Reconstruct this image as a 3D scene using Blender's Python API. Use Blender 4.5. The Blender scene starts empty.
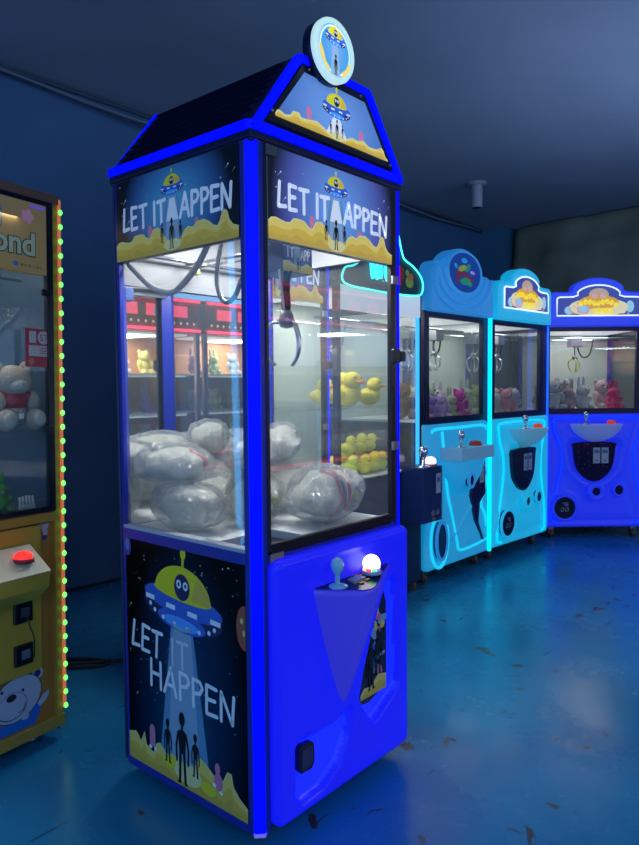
import bpy, bmesh, math, random
from math import sin, cos, pi, radians
from mathutils import Vector, Matrix, noise

S = bpy.context.scene
COL = S.collection
# ------------------------------------------------------------------ camera
YAW, PITCH, ROLL = .7089, .0545, -.0085
cd = bpy.data.cameras.new('camera')
cam = bpy.data.objects.new('camera', cd)
COL.objects.link(cam)
cd.sensor_fit = 'HORIZONTAL'
cd.sensor_width = 36.0
cd.lens = 694.6 / 639 * 36
F_ = Vector((cos(YAW) * cos(PITCH), sin(YAW) * cos(PITCH), -sin(PITCH)))
R_ = Vector((sin(YAW), -cos(YAW), 0))
U_ = R_.cross(F_)
R2 = R_ * cos(ROLL) + U_ * sin(ROLL)
U2 = -R_ * sin(ROLL) + U_ * cos(ROLL)
m = Matrix((R2, U2, -F_)).transposed().to_4x4()
m.translation = Vector((-1.3449, -1.3914, 1.3532))
cam.matrix_world = m
cd.clip_start = .05
S.camera = cam
# ------------------------------------------------------------------ world and exposure
w = bpy.data.worlds.new('arcade_hall')
S.world = w
w.use_nodes = True
w.node_tree.nodes['Background'].inputs[0].default_value = (.14, .33, .66, 1)
w.node_tree.nodes['Background'].inputs[1].default_value = 1.9
S.view_settings.view_transform = 'Standard'
S.view_settings.look = 'None'
S.view_settings.exposure = 0
S.view_settings.gamma = 1
S.view_settings.use_curve_mapping = False
S.cycles.transparent_max_bounces = 40
S.cycles.max_bounces = 10


def area(name, loc, target, sx, sy, power, col):
    l = bpy.data.lights.new(name, 'AREA')
    l.shape = 'RECTANGLE'
    l.size, l.size_y, l.energy, l.color = sx, sy, power, col
    o = bpy.data.objects.new(name, l)
    COL.objects.link(o)
    o.location = loc
    o.rotation_euler = (Vector(target) - Vector(loc)).to_track_quat('-Z', 'Y').to_euler()
    return o


area('ceiling_fill', (3.5, -.75, 1.75), (3.2, -.35, 3.28), 1.6, 1.6, 17, (.40, .58, 1.0))  # added upward fill that brightens the ceiling, no fixture stands there
area('hall_fill', (-2.6, -2.6, 3.0), (.3, .5, .8), 1.2, 1.2, 26, (.55, .72, 1.0))  # added soft fill standing in for light from the unseen hall

# ------------------------------------------------------------------ materials
MATS = {}


def _new(name):
    mt = bpy.data.materials.new(name)
    mt.use_nodes = True
    return mt, mt.node_tree.nodes, mt.node_tree.links, mt.node_tree.nodes['Principled BSDF']


def mat(name, col=(.5, .5, .5), rough=.5, metal=0., emit=0., ecol=None, bump=0., bscale=40., spec=.5, coat=0.):
    if name in MATS:
        return MATS[name]
    mt, N, L, B = _new(name)
    B.inputs['Base Color'].default_value = (*col, 1)
    B.inputs['Roughness'].default_value = rough
    B.inputs['Metallic'].default_value = metal
    B.inputs['Specular IOR Level'].default_value = spec
    B.inputs['Coat Weight'].default_value = coat
    if emit:
        B.inputs['Emission Color'].default_value = (*(ecol or col), 1)
        B.inputs['Emission Strength'].default_value = emit
    if bump:
        tc = N.new('ShaderNodeTexCoord')
        nz = N.new('ShaderNodeTexNoise')
        nz.inputs['Scale'].default_value = bscale
        nz.inputs['Detail'].default_value = 4
        bp = N.new('ShaderNodeBump')
        bp.inputs['Strength'].default_value = bump
        bp.inputs['Distance'].default_value = .02
        L.new(tc.outputs['Object'], nz.inputs['Vector'])
        L.new(nz.outputs['Fac'], bp.inputs['Height'])
        L.new(bp.outputs['Normal'], B.inputs['Normal'])
    MATS[name] = mt
    return mt


def mottled(name, c1, c2, scale, rough, rough2=None, bump=.1, detail=6):
    mt, N, L, B = _new(name)
    tc = N.new('ShaderNodeTexCoord')
    nz = N.new('ShaderNodeTexNoise')
    nz.inputs['Scale'].default_value = scale
    nz.inputs['Detail'].default_value = detail
    rp = N.new('ShaderNodeValToRGB')
    rp.color_ramp.elements[0].position = .35
    rp.color_ramp.elements[0].color = (*c1, 1)
    rp.color_ramp.elements[1].position = .68
    rp.color_ramp.elements[1].color = (*c2, 1)
    L.new(tc.outputs['Object'], nz.inputs['Vector'])
    L.new(nz.outputs['Fac'], rp.inputs['Fac'])
    L.new(rp.outputs['Color'], B.inputs['Base Color'])
    mr = N.new('ShaderNodeMapRange')
    mr.inputs['To Min'].default_value = rough
    mr.inputs['To Max'].default_value = rough2 or rough
    L.new(nz.outputs['Fac'], mr.inputs['Value'])
    L.new(mr.outputs['Result'], B.inputs['Roughness'])
    bp = N.new('ShaderNodeBump')
    bp.inputs['Strength'].default_value = bump
    bp.inputs['Distance'].default_value = .01
    L.new(nz.outputs['Fac'], bp.inputs['Height'])
    L.new(bp.outputs['Normal'], B.inputs['Normal'])
    MATS[name] = mt
    return mt


def glassmat(name, tint=(.93, .95, .95), refl=1.0, rough=0.0, haze=.025):
    mt = bpy.data.materials.new(name)
    mt.use_nodes = True
    N, L = mt.node_tree.nodes, mt.node_tree.links
    N.clear()
    out = N.new('ShaderNodeOutputMaterial')
    mx = N.new('ShaderNodeMixShader')
    tr = N.new('ShaderNodeBsdfTransparent')
    tr.inputs[0].default_value = (*tint, 1)
    gl = N.new('ShaderNodeBsdfGlossy')
    gl.inputs['Roughness'].default_value = rough
    lw = N.new('ShaderNodeLayerWeight')
    lw.inputs[0].default_value = .5
    pw = N.new('ShaderNodeMath')
    pw.operation = 'POWER'
    pw.inputs[1].default_value = 4.0
    ml = N.new('ShaderNodeMath')
    ml.operation = 'MULTIPLY_ADD'
    ml.inputs[1].default_value = .9 * min(refl, 1)
    ml.inputs[2].default_value = .032 * refl
    L.new(lw.outputs['Facing'], pw.inputs[0])
    L.new(pw.outputs[0], ml.inputs[0])
    L.new(ml.outputs[0], mx.inputs[0])
    veil = N.new('ShaderNodeBsdfDiffuse')  # diffuse veil mixed in so the view through the pane turns hazy
    veil.inputs[0].default_value = (.75, .8, .78, 1)
    md = N.new('ShaderNodeMixShader')
    md.inputs[0].default_value = haze
    L.new(tr.outputs[0], md.inputs[1])
    L.new(veil.outputs[0], md.inputs[2])
    L.new(md.outputs[0], mx.inputs[1])
    L.new(gl.outputs[0], mx.inputs[2])
    L.new(mx.outputs[0], out.inputs[0])
    MATS[name] = mt
    return mt


def filmmat(name):
    mt = bpy.data.materials.new(name)
    mt.use_nodes = True
    N, L = mt.node_tree.nodes, mt.node_tree.links
    N.clear()
    out = N.new('ShaderNodeOutputMaterial')
    mx = N.new('ShaderNodeMixShader')
    mx2 = N.new('ShaderNodeMixShader')
    tr = N.new('ShaderNodeBsdfTransparent')
    df = N.new('ShaderNodeBsdfDiffuse')
    df.inputs[0].default_value = (.88, .90, .84, 1)
    mx2.inputs[0].default_value = .24
    gl = N.new('ShaderNodeBsdfGlossy')
    gl.inputs['Roughness'].default_value = .20
    gl.inputs[0].default_value = (.95, .95, .95, 1)
    lw = N.new('ShaderNodeLayerWeight')
    lw.inputs[0].default_value = .5
    tc = N.new('ShaderNodeTexCoord')
    nz = N.new('ShaderNodeTexNoise')
    nz.inputs['Scale'].default_value = 17
    nz.inputs['Detail'].default_value = 6
    nz.inputs['Distortion'].default_value = 2.2
    bp = N.new('ShaderNodeBump')
    bp.inputs['Strength'].default_value = 1.0
    bp.inputs['Distance'].default_value = .06
    L.new(tc.outputs['Object'], nz.inputs['Vector'])
    m1 = N.new('ShaderNodeMath')
    m1.operation = 'SUBTRACT'
    m1.inputs[1].default_value = .5
    m2 = N.new('ShaderNodeMath')
    m2.operation = 'ABSOLUTE'
    m3 = N.new('ShaderNodeMath')
    m3.operation = 'MULTIPLY'
    m3.inputs[1].default_value = -2.2
    L.new(nz.outputs['Fac'], m1.inputs[0])
    L.new(m1.outputs[0], m2.inputs[0])
    L.new(m2.outputs[0], m3.inputs[0])
    L.new(m3.outputs[0], bp.inputs['Height'])
    for n in (gl, lw, df):
        L.new(bp.outputs['Normal'], n.inputs['Normal'])
    mq = N.new('ShaderNodeMapRange')
    mq.inputs['To Min'].default_value = .20
    mq.inputs['To Max'].default_value = .50
    L.new(lw.outputs['Facing'], mq.inputs['Value'])
    L.new(mq.outputs['Result'], mx.inputs[0])
    L.new(tr.outputs[0], mx2.inputs[1])
    L.new(df.outputs[0], mx2.inputs[2])
    L.new(mx2.outputs[0], mx.inputs[1])
    L.new(gl.outputs[0], mx.inputs[2])
    L.new(mx.outputs[0], out.inputs[0])
    MATS[name] = mt
    return mt


def skyprint(name, centre, radii, inner, outer, emit=0., mid=None):
    """printed background: a coloured halo on a dark ground, elliptical about centre (object coordinates)"""
    mt, N, L, B = _new(name)
    tc = N.new('ShaderNodeTexCoord')
    sb = N.new('ShaderNodeVectorMath')
    sb.operation = 'SUBTRACT'
    sb.inputs[1].default_value = centre
    dv = N.new('ShaderNodeVectorMath')
    dv.operation = 'DIVIDE'
    dv.inputs[1].default_value = radii
    ln = N.new('ShaderNodeVectorMath')
    ln.operation = 'LENGTH'
    rp = N.new('ShaderNodeValToRGB')
    rp.color_ramp.elements[0].color = (*inner, 1)
    rp.color_ramp.elements[0].position = 0
    rp.color_ramp.elements[1].color = (*outer, 1)
    rp.color_ramp.elements[1].position = 1
    if mid:
        e = rp.color_ramp.elements.new(mid[0])
        e.color = (*mid[1], 1)
    L.new(tc.outputs['Object'], sb.inputs[0])
    L.new(sb.outputs[0], dv.inputs[0])
    L.new(dv.outputs[0], ln.inputs[0])
    L.new(ln.outputs['Value'], rp.inputs['Fac'])
    L.new(rp.outputs[0], B.inputs['Base Color'])
    B.inputs['Roughness'].default_value = .3
    if emit:
        L.new(rp.outputs[0], B.inputs['Emission Color'])
        B.inputs['Emission Strength'].default_value = emit
    MATS[name] = mt
    return mt


GLASS = glassmat('clear_glass', (.97, .985, .98), 1.0)
GLASS_D = glassmat('side_glass', (.96, .98, .98), 1.5, 0, .015)
ACRYL = glassmat('clear_acrylic', (.96, .97, .97), .8)
FILM = filmmat('crinkled_plastic_film')
NAVY = mat('navy_metal', (.004, .008, .05), .38, .2)
NAVYB = mat('blue_metal', (.012, .025, .30), .35, .0)
BLACK = mat('black_plastic', (.006, .006, .009), .35)
LEDB = mat('blue_led_tube', (.0, .0, .5), .5, 0, 1.35, (.0, .002, 1.0), spec=.1)
LEDDIM = mat('blue_led_edge', (.01, .01, .6), .3, 0, .55, (.0, .004, 1.0))
LEDC = mat('cyan_led_tube', (.0, .6, .8), .3, 0, 1.6, (.0, .62, 1.0))
LEDSKY = mat('sky_blue_led_tube', (.05, .4, .9), .3, 0, 1.3, (.03, .38, 1.0))
GREYW = mat('light_grey_sheet', (.20, .21, .235), .45)
WHITEP = mat('white_panel', (.75, .77, .8), .4)
LIGHTP = mat('white_light_panel', (.5, .5, .5), .4, 0, .50, (.93, .96, 1.0))
CHROME = mat('chrome', (.75, .76, .78), .18, 1.0)
STEEL = mat('dull_steel', (.35, .36, .38), .35, .9)
HOSE = mat('grey_hose', (.30, .31, .33), .45, .2, bump=.4, bscale=160)
RUBBER = mat('black_rubber', (.012, .012, .014), .6)
MIRROR = mat('mirror', (.86, .88, .88), .015, 1.0)
WHEEL = mat('brown_wheel', (.12, .045, .02), .45)


# ------------------------------------------------------------------ mesh builder
class MB:
    def __init__(self):
        self.v, self.f, self.mi, self.mats, self.sm = [], [], [], [], []

    def _m(self, mt):
        if mt not in self.mats:
            self.mats.append(mt)
        return self.mats.index(mt)

    def add(self, vs, fs, mt, smooth=False):
        b = len(self.v)
        self.v += [tuple(p) for p in vs]
        k = self._m(mt)
        for f in fs:
            self.f.append([b + i for i in f])
            self.mi.append(k)
            self.sm.append(smooth)
        return self

    def box(self, x0, x1, y0, y1, z0, z1, mt):
        vs = [(x, y, z) for z in (z0, z1) for y in (y0, y1) for x in (x0, x1)]
        return self.add(vs, [(0, 2, 3, 1), (4, 5, 7, 6), (0, 1, 5, 4), (2, 6, 7, 3), (0, 4, 6, 2), (1, 3, 7, 5)], mt)

    def prism(self, pts, axis, a0, a1, mt, smooth=False):
        """2D outline extruded along axis; outline pts in the other two axes (x,z for y; x,y for z; y,z for x)"""
        n = len(pts)

        def P(p, a):
            return {'y': (p[0], a, p[1]), 'z': (p[0], p[1], a), 'x': (a, p[0], p[1])}[axis]
        vs = [P(p, a0) for p in pts] + [P(p, a1) for p in pts]
        self.add(vs, [list(range(n)), list(range(2 * n - 1, n - 1, -1))], mt)
        return self.add(vs, [(i, i + n, (i + 1) % n + n, (i + 1) % n) for i in range(n)], mt, smooth)

    def tube(self, pts, r, mt, n=8, caps=True, close=False):
        P = [Vector(p) for p in pts]
        k = len(P)
        rs = r if isinstance(r, (list, tuple)) else [r] * k
        vs, fs = [], []
        up = None
        for i, p in enumerate(P):
            if close:
                t = (P[(i + 1) % k] - P[i - 1]).normalized()
            else:
                t = (P[min(i + 1, k - 1)] - P[max(i - 1, 0)]).normalized()
            if up is None:
                up = Vector((0, 0, 1)) if abs(t.z) < .9 else Vector((1, 0, 0))
            a = t.cross(up).normalized()
            up = a.cross(t).normalized()
            for j in range(n):
                q = 2 * pi * j / n
                vs.append(p + (a * cos(q) + up * sin(q)) * rs[i])
        last = k if close else k - 1
        for i in range(last):
            i2 = (i + 1) % k
            for j in range(n):
                fs.append((i * n + j, i * n + (j + 1) % n, i2 * n + (j + 1) % n, i2 * n + j))
        self.add(vs, fs, mt, True)
        if caps and not close:
            self.add(vs[:n], [list(range(n))[::-1]], mt)
            self.add(vs[-n:], [list(range(n))], mt)
        return self

    def lathe(self, prof, c, mt, axis='z', n=24):
        vs, fs = [], []
        for (r, h) in prof:
            for j in range(n):
                q = 2 * pi * j / n
                a, b = r * cos(q), r * sin(q)
                vs.append({'z': (c[0] + a, c[1] + b, c[2] + h), 'y': (c[0] + a, c[1] + h, c[2] + b),
                           'x': (c[0] + h, c[1] + a, c[2] + b)}[axis])
        for i in range(len(prof) - 1):
            for j in range(n):
                fs.append((i * n + j, i * n + (j + 1) % n, (i + 1) * n + (j + 1) % n, (i + 1) * n + j))
        return self.add(vs, fs, mt, True)

    def ball(self, c, r, mt, rot=None, n=16, disp=None):
        rx, ry, rz = (r, r, r) if not isinstance(r, (tuple, list)) else r
        Rm = Matrix.Rotation(rot or 0, 3, 'Z') if not isinstance(rot, Matrix) else rot
        vs, fs = [], []
        h = n // 2
        for i in range(h + 1):
            th = pi * i / h
            for j in range(n):
                ph = 2 * pi * j / n
                d = Vector((sin(th) * cos(ph), sin(th) * sin(ph), cos(th)))
                k = disp(d) if disp else 1
                p = Rm @ Vector((d.x * rx, d.y * ry, d.z * rz)) * k
                vs.append((p.x + c[0], p.y + c[1], p.z + c[2]))
        for i in range(h):
            for j in range(n):
                fs.append((i * n + j, (i + 1) * n + j, (i + 1) * n + (j + 1) % n, i * n + (j + 1) % n))
        return self.add(vs, fs, mt, True)

    def build(self, name, parent=None, bevel=0., label=None, weld=False):
        me = bpy.data.meshes.new(name)
        me.from_pydata(self.v, [], self.f)
        for mt in self.mats:
            me.materials.append(mt)
        me.polygons.foreach_set('material_index', self.mi)
        me.polygons.foreach_set('use_smooth', self.sm)
        bm = bmesh.new()
        bm.from_mesh(me)
        bmesh.ops.remove_doubles(bm, verts=bm.verts, dist=1e-5)
        bm.to_mesh(me)
        bm.free()
        me.update()
        o = bpy.data.objects.new(name, me)
        COL.objects.link(o)
        if parent:
            o.parent = parent
        if bevel:
            b = o.modifiers.new('bevel', 'BEVEL')
            b.width = bevel
            b.segments = 2
            b.limit_method = 'ANGLE'
        if label:
            o['label'] = label
        return o


def tag(o, label, cat, group=None):
    o['label'] = label
    o['category'] = cat
    if group:
        o['group'] = group
    return o


def empty(name, loc, rz=0.):
    o = bpy.data.objects.new(name, None)
    COL.objects.link(o)
    o.location = loc
    o.rotation_euler = (0, 0, rz)
    o.empty_display_size = .1
    return o


def copy_tree(o, parent=None):
    c = o.copy()
    COL.objects.link(c)
    c.parent = parent
    for ch in list(o.children):
        copy_tree(ch, c)
    return c


def structure(o):
    o['kind'] = 'structure'
    return o


# ------------------------------------------------------------------ flat printed art
class Art(MB):
    """layers of printed shapes laid on a plane: O origin, U right, V up, Nn out of the surface"""

    def __init__(self, O, U, V, Nn, dz=.0005):
        super().__init__()
        self.O, self.U, self.V, self.Nn, self.dz = Vector(O), Vector(U), Vector(V), Vector(Nn), dz
        flip = self.U.cross(self.V).dot(self.Nn) < 0
        self.flip = flip

    def P(self, u, v, l):
        return self.O + self.U * u + self.V * v + self.Nn * (l * self.dz)

    def poly(self, pts, mt, l=1):
        vs = [self.P(u, v, l) for u, v in pts]
        idx = list(range(len(pts)))
        ar = sum(pts[i][0] * pts[(i + 1) % len(pts)][1] - pts[(i + 1) % len(pts)][0] * pts[i][1] for i in idx)
        if (ar < 0) != self.flip:
            idx.reverse()
        return self.add(vs, [idx], mt)

    def rect(self, u0, v0, u1, v1, mt, l=1):
        return self.poly([(u0, v0), (u1, v0), (u1, v1), (u0, v1)], mt, l)

    def ell(self, u, v, a, b, mt, l=1, rot=0., n=20, t0=0., t1=2 * pi):
        pts = []
        full = abs(t1 - t0 - 2 * pi) < 1e-6
        k = n if full else n + 1
        for i in range(k):
            t = t0 + (t1 - t0) * i / n
            x, y = a * cos(t), b * sin(t)
            pts.append((u + x * cos(rot) - y * sin(rot), v + x * sin(rot) + y * cos(rot)))
        return self.poly(pts, mt, l)

    def stroke(self, pts, wd, mt, l=1):
        h = wd / 2
        for (a, b) in zip(pts[:-1], pts[1:]):
            d = Vector((b[0] - a[0], b[1] - a[1]))
            if d.length < 1e-6:
                continue
            d.normalize()
            q = Vector((-d.y, d.x)) * h
            self.poly([(a[0] + q.x, a[1] + q.y), (a[0] - q.x, a[1] - q.y), (b[0] - q.x, b[1] - q.y), (b[0] + q.x, b[1] + q.y)], mt, l)
        for k, p in enumerate(pts):
            self.ell(p[0], p[1], h, h, mt, l + .1 + .02 * (k % 2), n=8)

    LET = {'L': (.5, [[(.06, 1), (0, .02), (.48, .08)]]),
           'E': (.5, [[(.45, .98), (0, 1), (.02, 0), (.5, .04)], [(.02, .52), (.4, .55)]]),
           'T': (.62, [[(0, .96), (.62, 1)], [(.3, .97), (.33, 0)]]),
           'I': (.1, [[(.04, 1), (.06, 0)]]),
           'H': (.55, [[(0, 1), (.02, 0)], [(.5, 1), (.54, 0)], [(.02, .5), (.52, .52)]]),
           'A': (.62, [[(0, 0), (.32, 1), (.62, 0)], [(.12, .34), (.5, .34)]]),
           'P': (.48, [[(.04, 0), (0, 1), (.34, .97), (.46, .78), (.34, .56), (.02, .48)]]),
           'N': (.56, [[(.02, 0), (0, 1), (.52, .04), (.56, 1)]])}

    def text(self, s, u, v, h, wd, mt, l=1, rot=0., gap=.2, sx=1.):
        x = 0
        for ch in s:
            if ch == ' ':
                x += .4
                continue
            adv, sts = self.LET[ch]
            for st in sts:
                pts = []
                for (a, b) in st:
                    X, Y = (x + a) * h * sx, b * h
                    pts.append((u + X * cos(rot) - Y * sin(rot), v + X * sin(rot) + Y * cos(rot)))
                self.stroke(pts, wd, mt, l)
            x += adv + gap


def palette(sfx, emit):
    """the ink colours of the space print; emit > 0 where the sheet is backlit"""
    def c(n, col, e=1.):
        return mat('ink_%s_%s' % (n, sfx), col, .35, 0, emit * e)
    return dict(yel=c('yellow', (.75, .66, .02)), ora=c('ochre', (.72, .47, .06)), sand=c('sand', (.82, .60, .12)),
                sand2=c('dark_sand', (.62, .40, .06)), blu=c('blue', (.03, .12, .55)), dk=c('navy', (.008, .012, .09)),
                sky=c('sky', (.08, .35, .85)), wh=c('white', (.80, .84, .88)), blk=c('black', (.004, .004, .008)),
                pale=c('pale_beam', (.26, .40, .54)), pale2=c('faint_beam', (.12, .28, .46)), wht=c('soft_white', (.6, .66, .72)), pink=c('pink', (.62, .2, .32)),
                glow=c('halo', (.03, .16, .38)), red=c('rust', (.4, .07, .03)), lit=c('lit_sand', (.75, .68, .3)))


def art_ufo(A, p, u, v, s, rot=0., l=3):
    def R(x, y):
        return (u + (x * cos(rot) - y * sin(rot)) * s, v + (x * sin(rot) + y * cos(rot)) * s)
    A.poly([R(.36 * cos(t), .07 + .25 * sin(t)) for t in [pi * i / 18 for i in range(19)]], p['yel'], l)
    A.poly([R(.10 + .25 * cos(t), .07 + .20 * sin(t)) for t in [pi * i / 20 for i in range(0, 9)]] + [R(.12, .07)], p['ora'], l + .5)
    A.stroke([R(0, .31), R(0, .41)], .03 * s, p['yel'], l)
    c = R(0, .43)
    A.ell(c[0], c[1], .035 * s, .05 * s, p['yel'], l + .5)
    # small pilot seen in the dome
    c = R(0, .15)
    A.ell(c[0], c[1], .10 * s, .11 * s, p['dk'], l + 1)
    for q in (-.04, .045):
        c = R(q, .17)
        A.ell(c[0], c[1], .032 * s, .038 * s, p['wh'], l + 1.5, n=10)
        A.ell(c[0], c[1], .014 * s, .018 * s, p['dk'], l + 2, n=8)
    c = R(0, -.06)
    A.ell(c[0], c[1], .5 * s, .15 * s, p['dk'], l + .3, rot=rot, n=32)
    c = R(0, .02)
    A.ell(c[0], c[1], .5 * s, .115 * s, p['blu'], l + .35, rot=rot, n=32)
    c = R(0, .085)
    A.ell(c[0], c[1], .37 * s, .055 * s, p['yel'], l + .4, rot=rot, n=24)
    c = R(0, .16)
    A.ell(c[0], c[1], .085 * s, .085 * s, p['dk'], l + 1.1)
    for q in (-.04, .045):
        c = R(q, .17)
        A.ell(c[0], c[1], .032 * s, .038 * s, p['wh'], l + 1.6, n=10)
        A.ell(c[0], c[1], .014 * s, .018 * s, p['dk'], l + 2.1, n=8)
    for q in (-.42, -.14, .14, .42):
        c = R(q, .015 - .08 * (1 - (q / .5) ** 2) ** .5 * .75)
        A.poly([R(q - .06, -.04 - .03 * (1 - abs(q) * 1.6)), R(q + .06, -.04 - .03 * (1 - abs(q) * 1.6)),
                R(q + .06, .0 - .03 * (1 - abs(q) * 1.6)), R(q - .06, .0 - .03 * (1 - abs(q) * 1.6))], p['wh'], l + .8)
    c = R(0, -.14)
    A.ell(c[0], c[1], .31 * s, .085 * s, p['blu'], l + .6, rot=rot, n=24)
    c = R(0, -.155)
    A.ell(c[0], c[1], .23 * s, .05 * s, p['sky'], l + .7, rot=rot, n=24)
    for i in range(8):
        t = pi + pi * (i + .5) / 8
        c = R(.42 * cos(t), -.065 + .115 * sin(t))
        A.ell(c[0], c[1], .02 * s, .02 * s, p['wh'], l + 1, n=8)


def art_alien(A, p, u, v, h, l=6):
    k = p['blk']
    A.ell(u, v + .9 * h, .062 * h, .10 * h, k, l, n=14)
    A.poly([(u - .02 * h, v + .84 * h), (u + .02 * h, v + .84 * h), (u + .022 * h, v + .76 * h), (u + .09 * h, v + .72 * h),
            (u + .06 * h, v + .42 * h), (u - .06 * h, v + .42 * h), (u - .09 * h, v + .72 * h), (u - .022 * h, v + .76 * h)], k, l + .1)
    for s in (-1, 1):
        A.stroke([(u + s * .085 * h, v + .7 * h), (u + s * .13 * h, v + .5 * h), (u + s * .12 * h, v + .3 * h)], .035 * h, k, l + .2)
        A.stroke([(u + s * .04 * h, v + .45 * h), (u + s * .05 * h, v + .2 * h), (u + s * .06 * h, v + .02 * h)], .05 * h, k, l + .2)
        A.ell(u + s * .075 * h, v + .015 * h, .04 * h, .018 * h, k, l + .3, n=8)


def art_rocks(A, p, pts, base, l=4, dots=0, seed=1):
    """pts: the skyline of the sandy rocks; base: the lower edge"""
    A.poly(pts + [(pts[-1][0], base), (pts[0][0], base)], p['sand'], l)
    low = [(x, base + (y - base) * .62) for x, y in pts]
    A.poly(low + [(pts[-1][0], base), (pts[0][0], base)], p['ora'], l + .2)
    low = [(x, base + (y - base) * .3 * (1 + .3 * sin(i * 2.1))) for i, (x, y) in enumerate(pts)]
    A.poly(low + [(pts[-1][0], base), (pts[0][0], base)], p['sand2'], l + .4)
    A.stroke(pts, .0035, p['lit'], l + .6)


def art_stars(A, p, u0, v0, u1, v1, n, seed, s=.0022, avoid=None, l=1.5):
    r = random.Random(seed)
    for _ in range(n):
        u, v = r.uniform(u0, u1), r.uniform(v0, v1)
        k = s * r.choice((.5, .6, .8, 1, 1.2))
        if r.random() < .16:
            L_ = s * r.uniform(4, 8)
            A.poly([(u, v + k), (u + k, v), (u - L_, v - L_)], p['pale'], l)
        A.ell(u, v, k, k, p['wh'], l + .05, n=6)


# ------------------------------------------------------------------ height-field front panels
def sstep(a, b, x):
    t = min(1, max(0, (x - a) / (b - a)))
    return t * t * (3 - 2 * t)


def panel(x0, x1, z0, z1, yback, fn, mt, nx=56, nz=72, rad=.04, edge=.02, thick=.05, mt2=None, cond=None):
    """moulded front: fn(x,z) = height proud of yback-thick towards -y; rounded corners and rolled edges"""
    mb = MB()
    vs, fs = [], []
    cx, cz = (x0 + x1) / 2, (z0 + z1) / 2
    hx, hz = (x1 - x0) / 2, (z1 - z0) / 2
    for j in range(nz + 1):
        for i in range(nx + 1):
            x = x0 + (x1 - x0) * i / nx
            z = z0 + (z1 - z0) * j / nz
            dx, dz = abs(x - cx) - (hx - rad), abs(z - cz) - (hz - rad)
            if dx > 0 and dz > 0:
                d = math.hypot(dx, dz)
                if d > rad:
                    x = cx + math.copysign(hx - rad + dx * rad / d, x - cx)
                    z = cz + math.copysign(hz - rad + dz * rad / d, z - cz)
                e = rad - min(d, rad)
            else:
                e = min(hx - abs(x - cx), hz - abs(z - cz))
            t = min(1, e / edge)
            roll = thick * (1 - math.sqrt(max(0, 1 - (1 - t) ** 2)))
            roll = thick - edge + edge * math.sqrt(max(0, 1 - (1 - t) ** 2)) if e < edge else thick
            y = yback - roll - fn(x, z) * sstep(0, edge * 1.5, e)
            vs.append((x, y, z))
    for j in range(nz):
        for i in range(nx):
            a = j * (nx + 1) + i
            fs.append((a, a + 1, a + nx + 2, a + nx + 1))
    mb.add(vs, fs, mt, True)
    if mt2:
        k2 = mb._m(mt2)
        for q, fc in enumerate(fs):
            c = sum((Vector(vs[i]) for i in fc), Vector()) / 4
            if cond(c.x, c.z):
                mb.mi[q] = k2
    ring = [i for i in range(nx + 1)] + [j * (nx + 1) + nx for j in range(1, nz + 1)] + \
           [nz * (nx + 1) + i for i in range(nx - 1, -1, -1)] + [j * (nx + 1) for j in range(nz - 1, 0, -1)]
    rv = [vs[k] for k in ring] + [(vs[k][0], yback, vs[k][2]) for k in ring]
    n = len(ring)
    mb.add(rv, [(i, i + n, (i + 1) % n + n, (i + 1) % n) for i in range(n)], mt, True)
    mb.add([(vs[k][0], yback, vs[k][2]) for k in ring], [list(range(n))[::-1]], mt)
    return mb


def seg_d(px, pz, a, b):
    ax, az = a
    bx, bz = b
    t = ((px - ax) * (bx - ax) + (pz - az) * (bz - az)) / ((bx - ax) ** 2 + (bz - az) ** 2 + 1e-12)
    t = min(1, max(0, t))
    return math.hypot(px - ax - (bx - ax) * t, pz - az - (bz - az) * t)


def in_poly(x, z, P):
    c = False
    n = len(P)
    for i in range(n):
        a, b = P[i], P[(i + 1) % n]
        if (a[1] > z) != (b[1] > z) and x < (b[0] - a[0]) * (z - a[1]) / (b[1] - a[1]) + a[0]:
            c = not c
    return c


def poly_sd(x, z, P):
    """signed distance, positive inside"""
    d = min(seg_d(x, z, P[i], P[(i + 1) % len(P)]) for i in range(len(P)))
    return d if in_poly(x, z, P) else -d


def loft(mb, rings, mt, cap_top=True, cap_bot=True):
    n = len(rings[0])
    vs = [p for r in rings for p in r]
    fs = []
    for i in range(len(rings) - 1):
        for j in range(n):
            fs.append((i * n + j, i * n + (j + 1) % n, (i + 1) * n + (j + 1) % n, (i + 1) * n + j))
    mb.add(vs, fs, mt, True)
    if cap_top:
        mb.add(rings[0], [list(range(n))[::-1]], mt)
    if cap_bot:
        mb.add(rings[-1], [list(range(n))], mt)


def font_mesh(txt, size, mt, back=None, depth=.002, offset=0.):
    cu = bpy.data.curves.new('lettering', 'FONT')
    cu.body = txt
    cu.size = size
    cu.extrude = depth
    cu.offset = offset
    ob = bpy.data.objects.new('lettering', cu)
    COL.objects.link(ob)
    dg = bpy.context.evaluated_depsgraph_get()
    me = bpy.data.meshes.new_from_object(ob.evaluated_get(dg))
    vs = [v.co.copy() for v in me.vertices]
    fs = [tuple(p.vertices) for p in me.polygons]
    bpy.data.objects.remove(ob)
    bpy.data.curves.remove(cu)
    bpy.data.meshes.remove(me)
    return vs, fs


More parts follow.
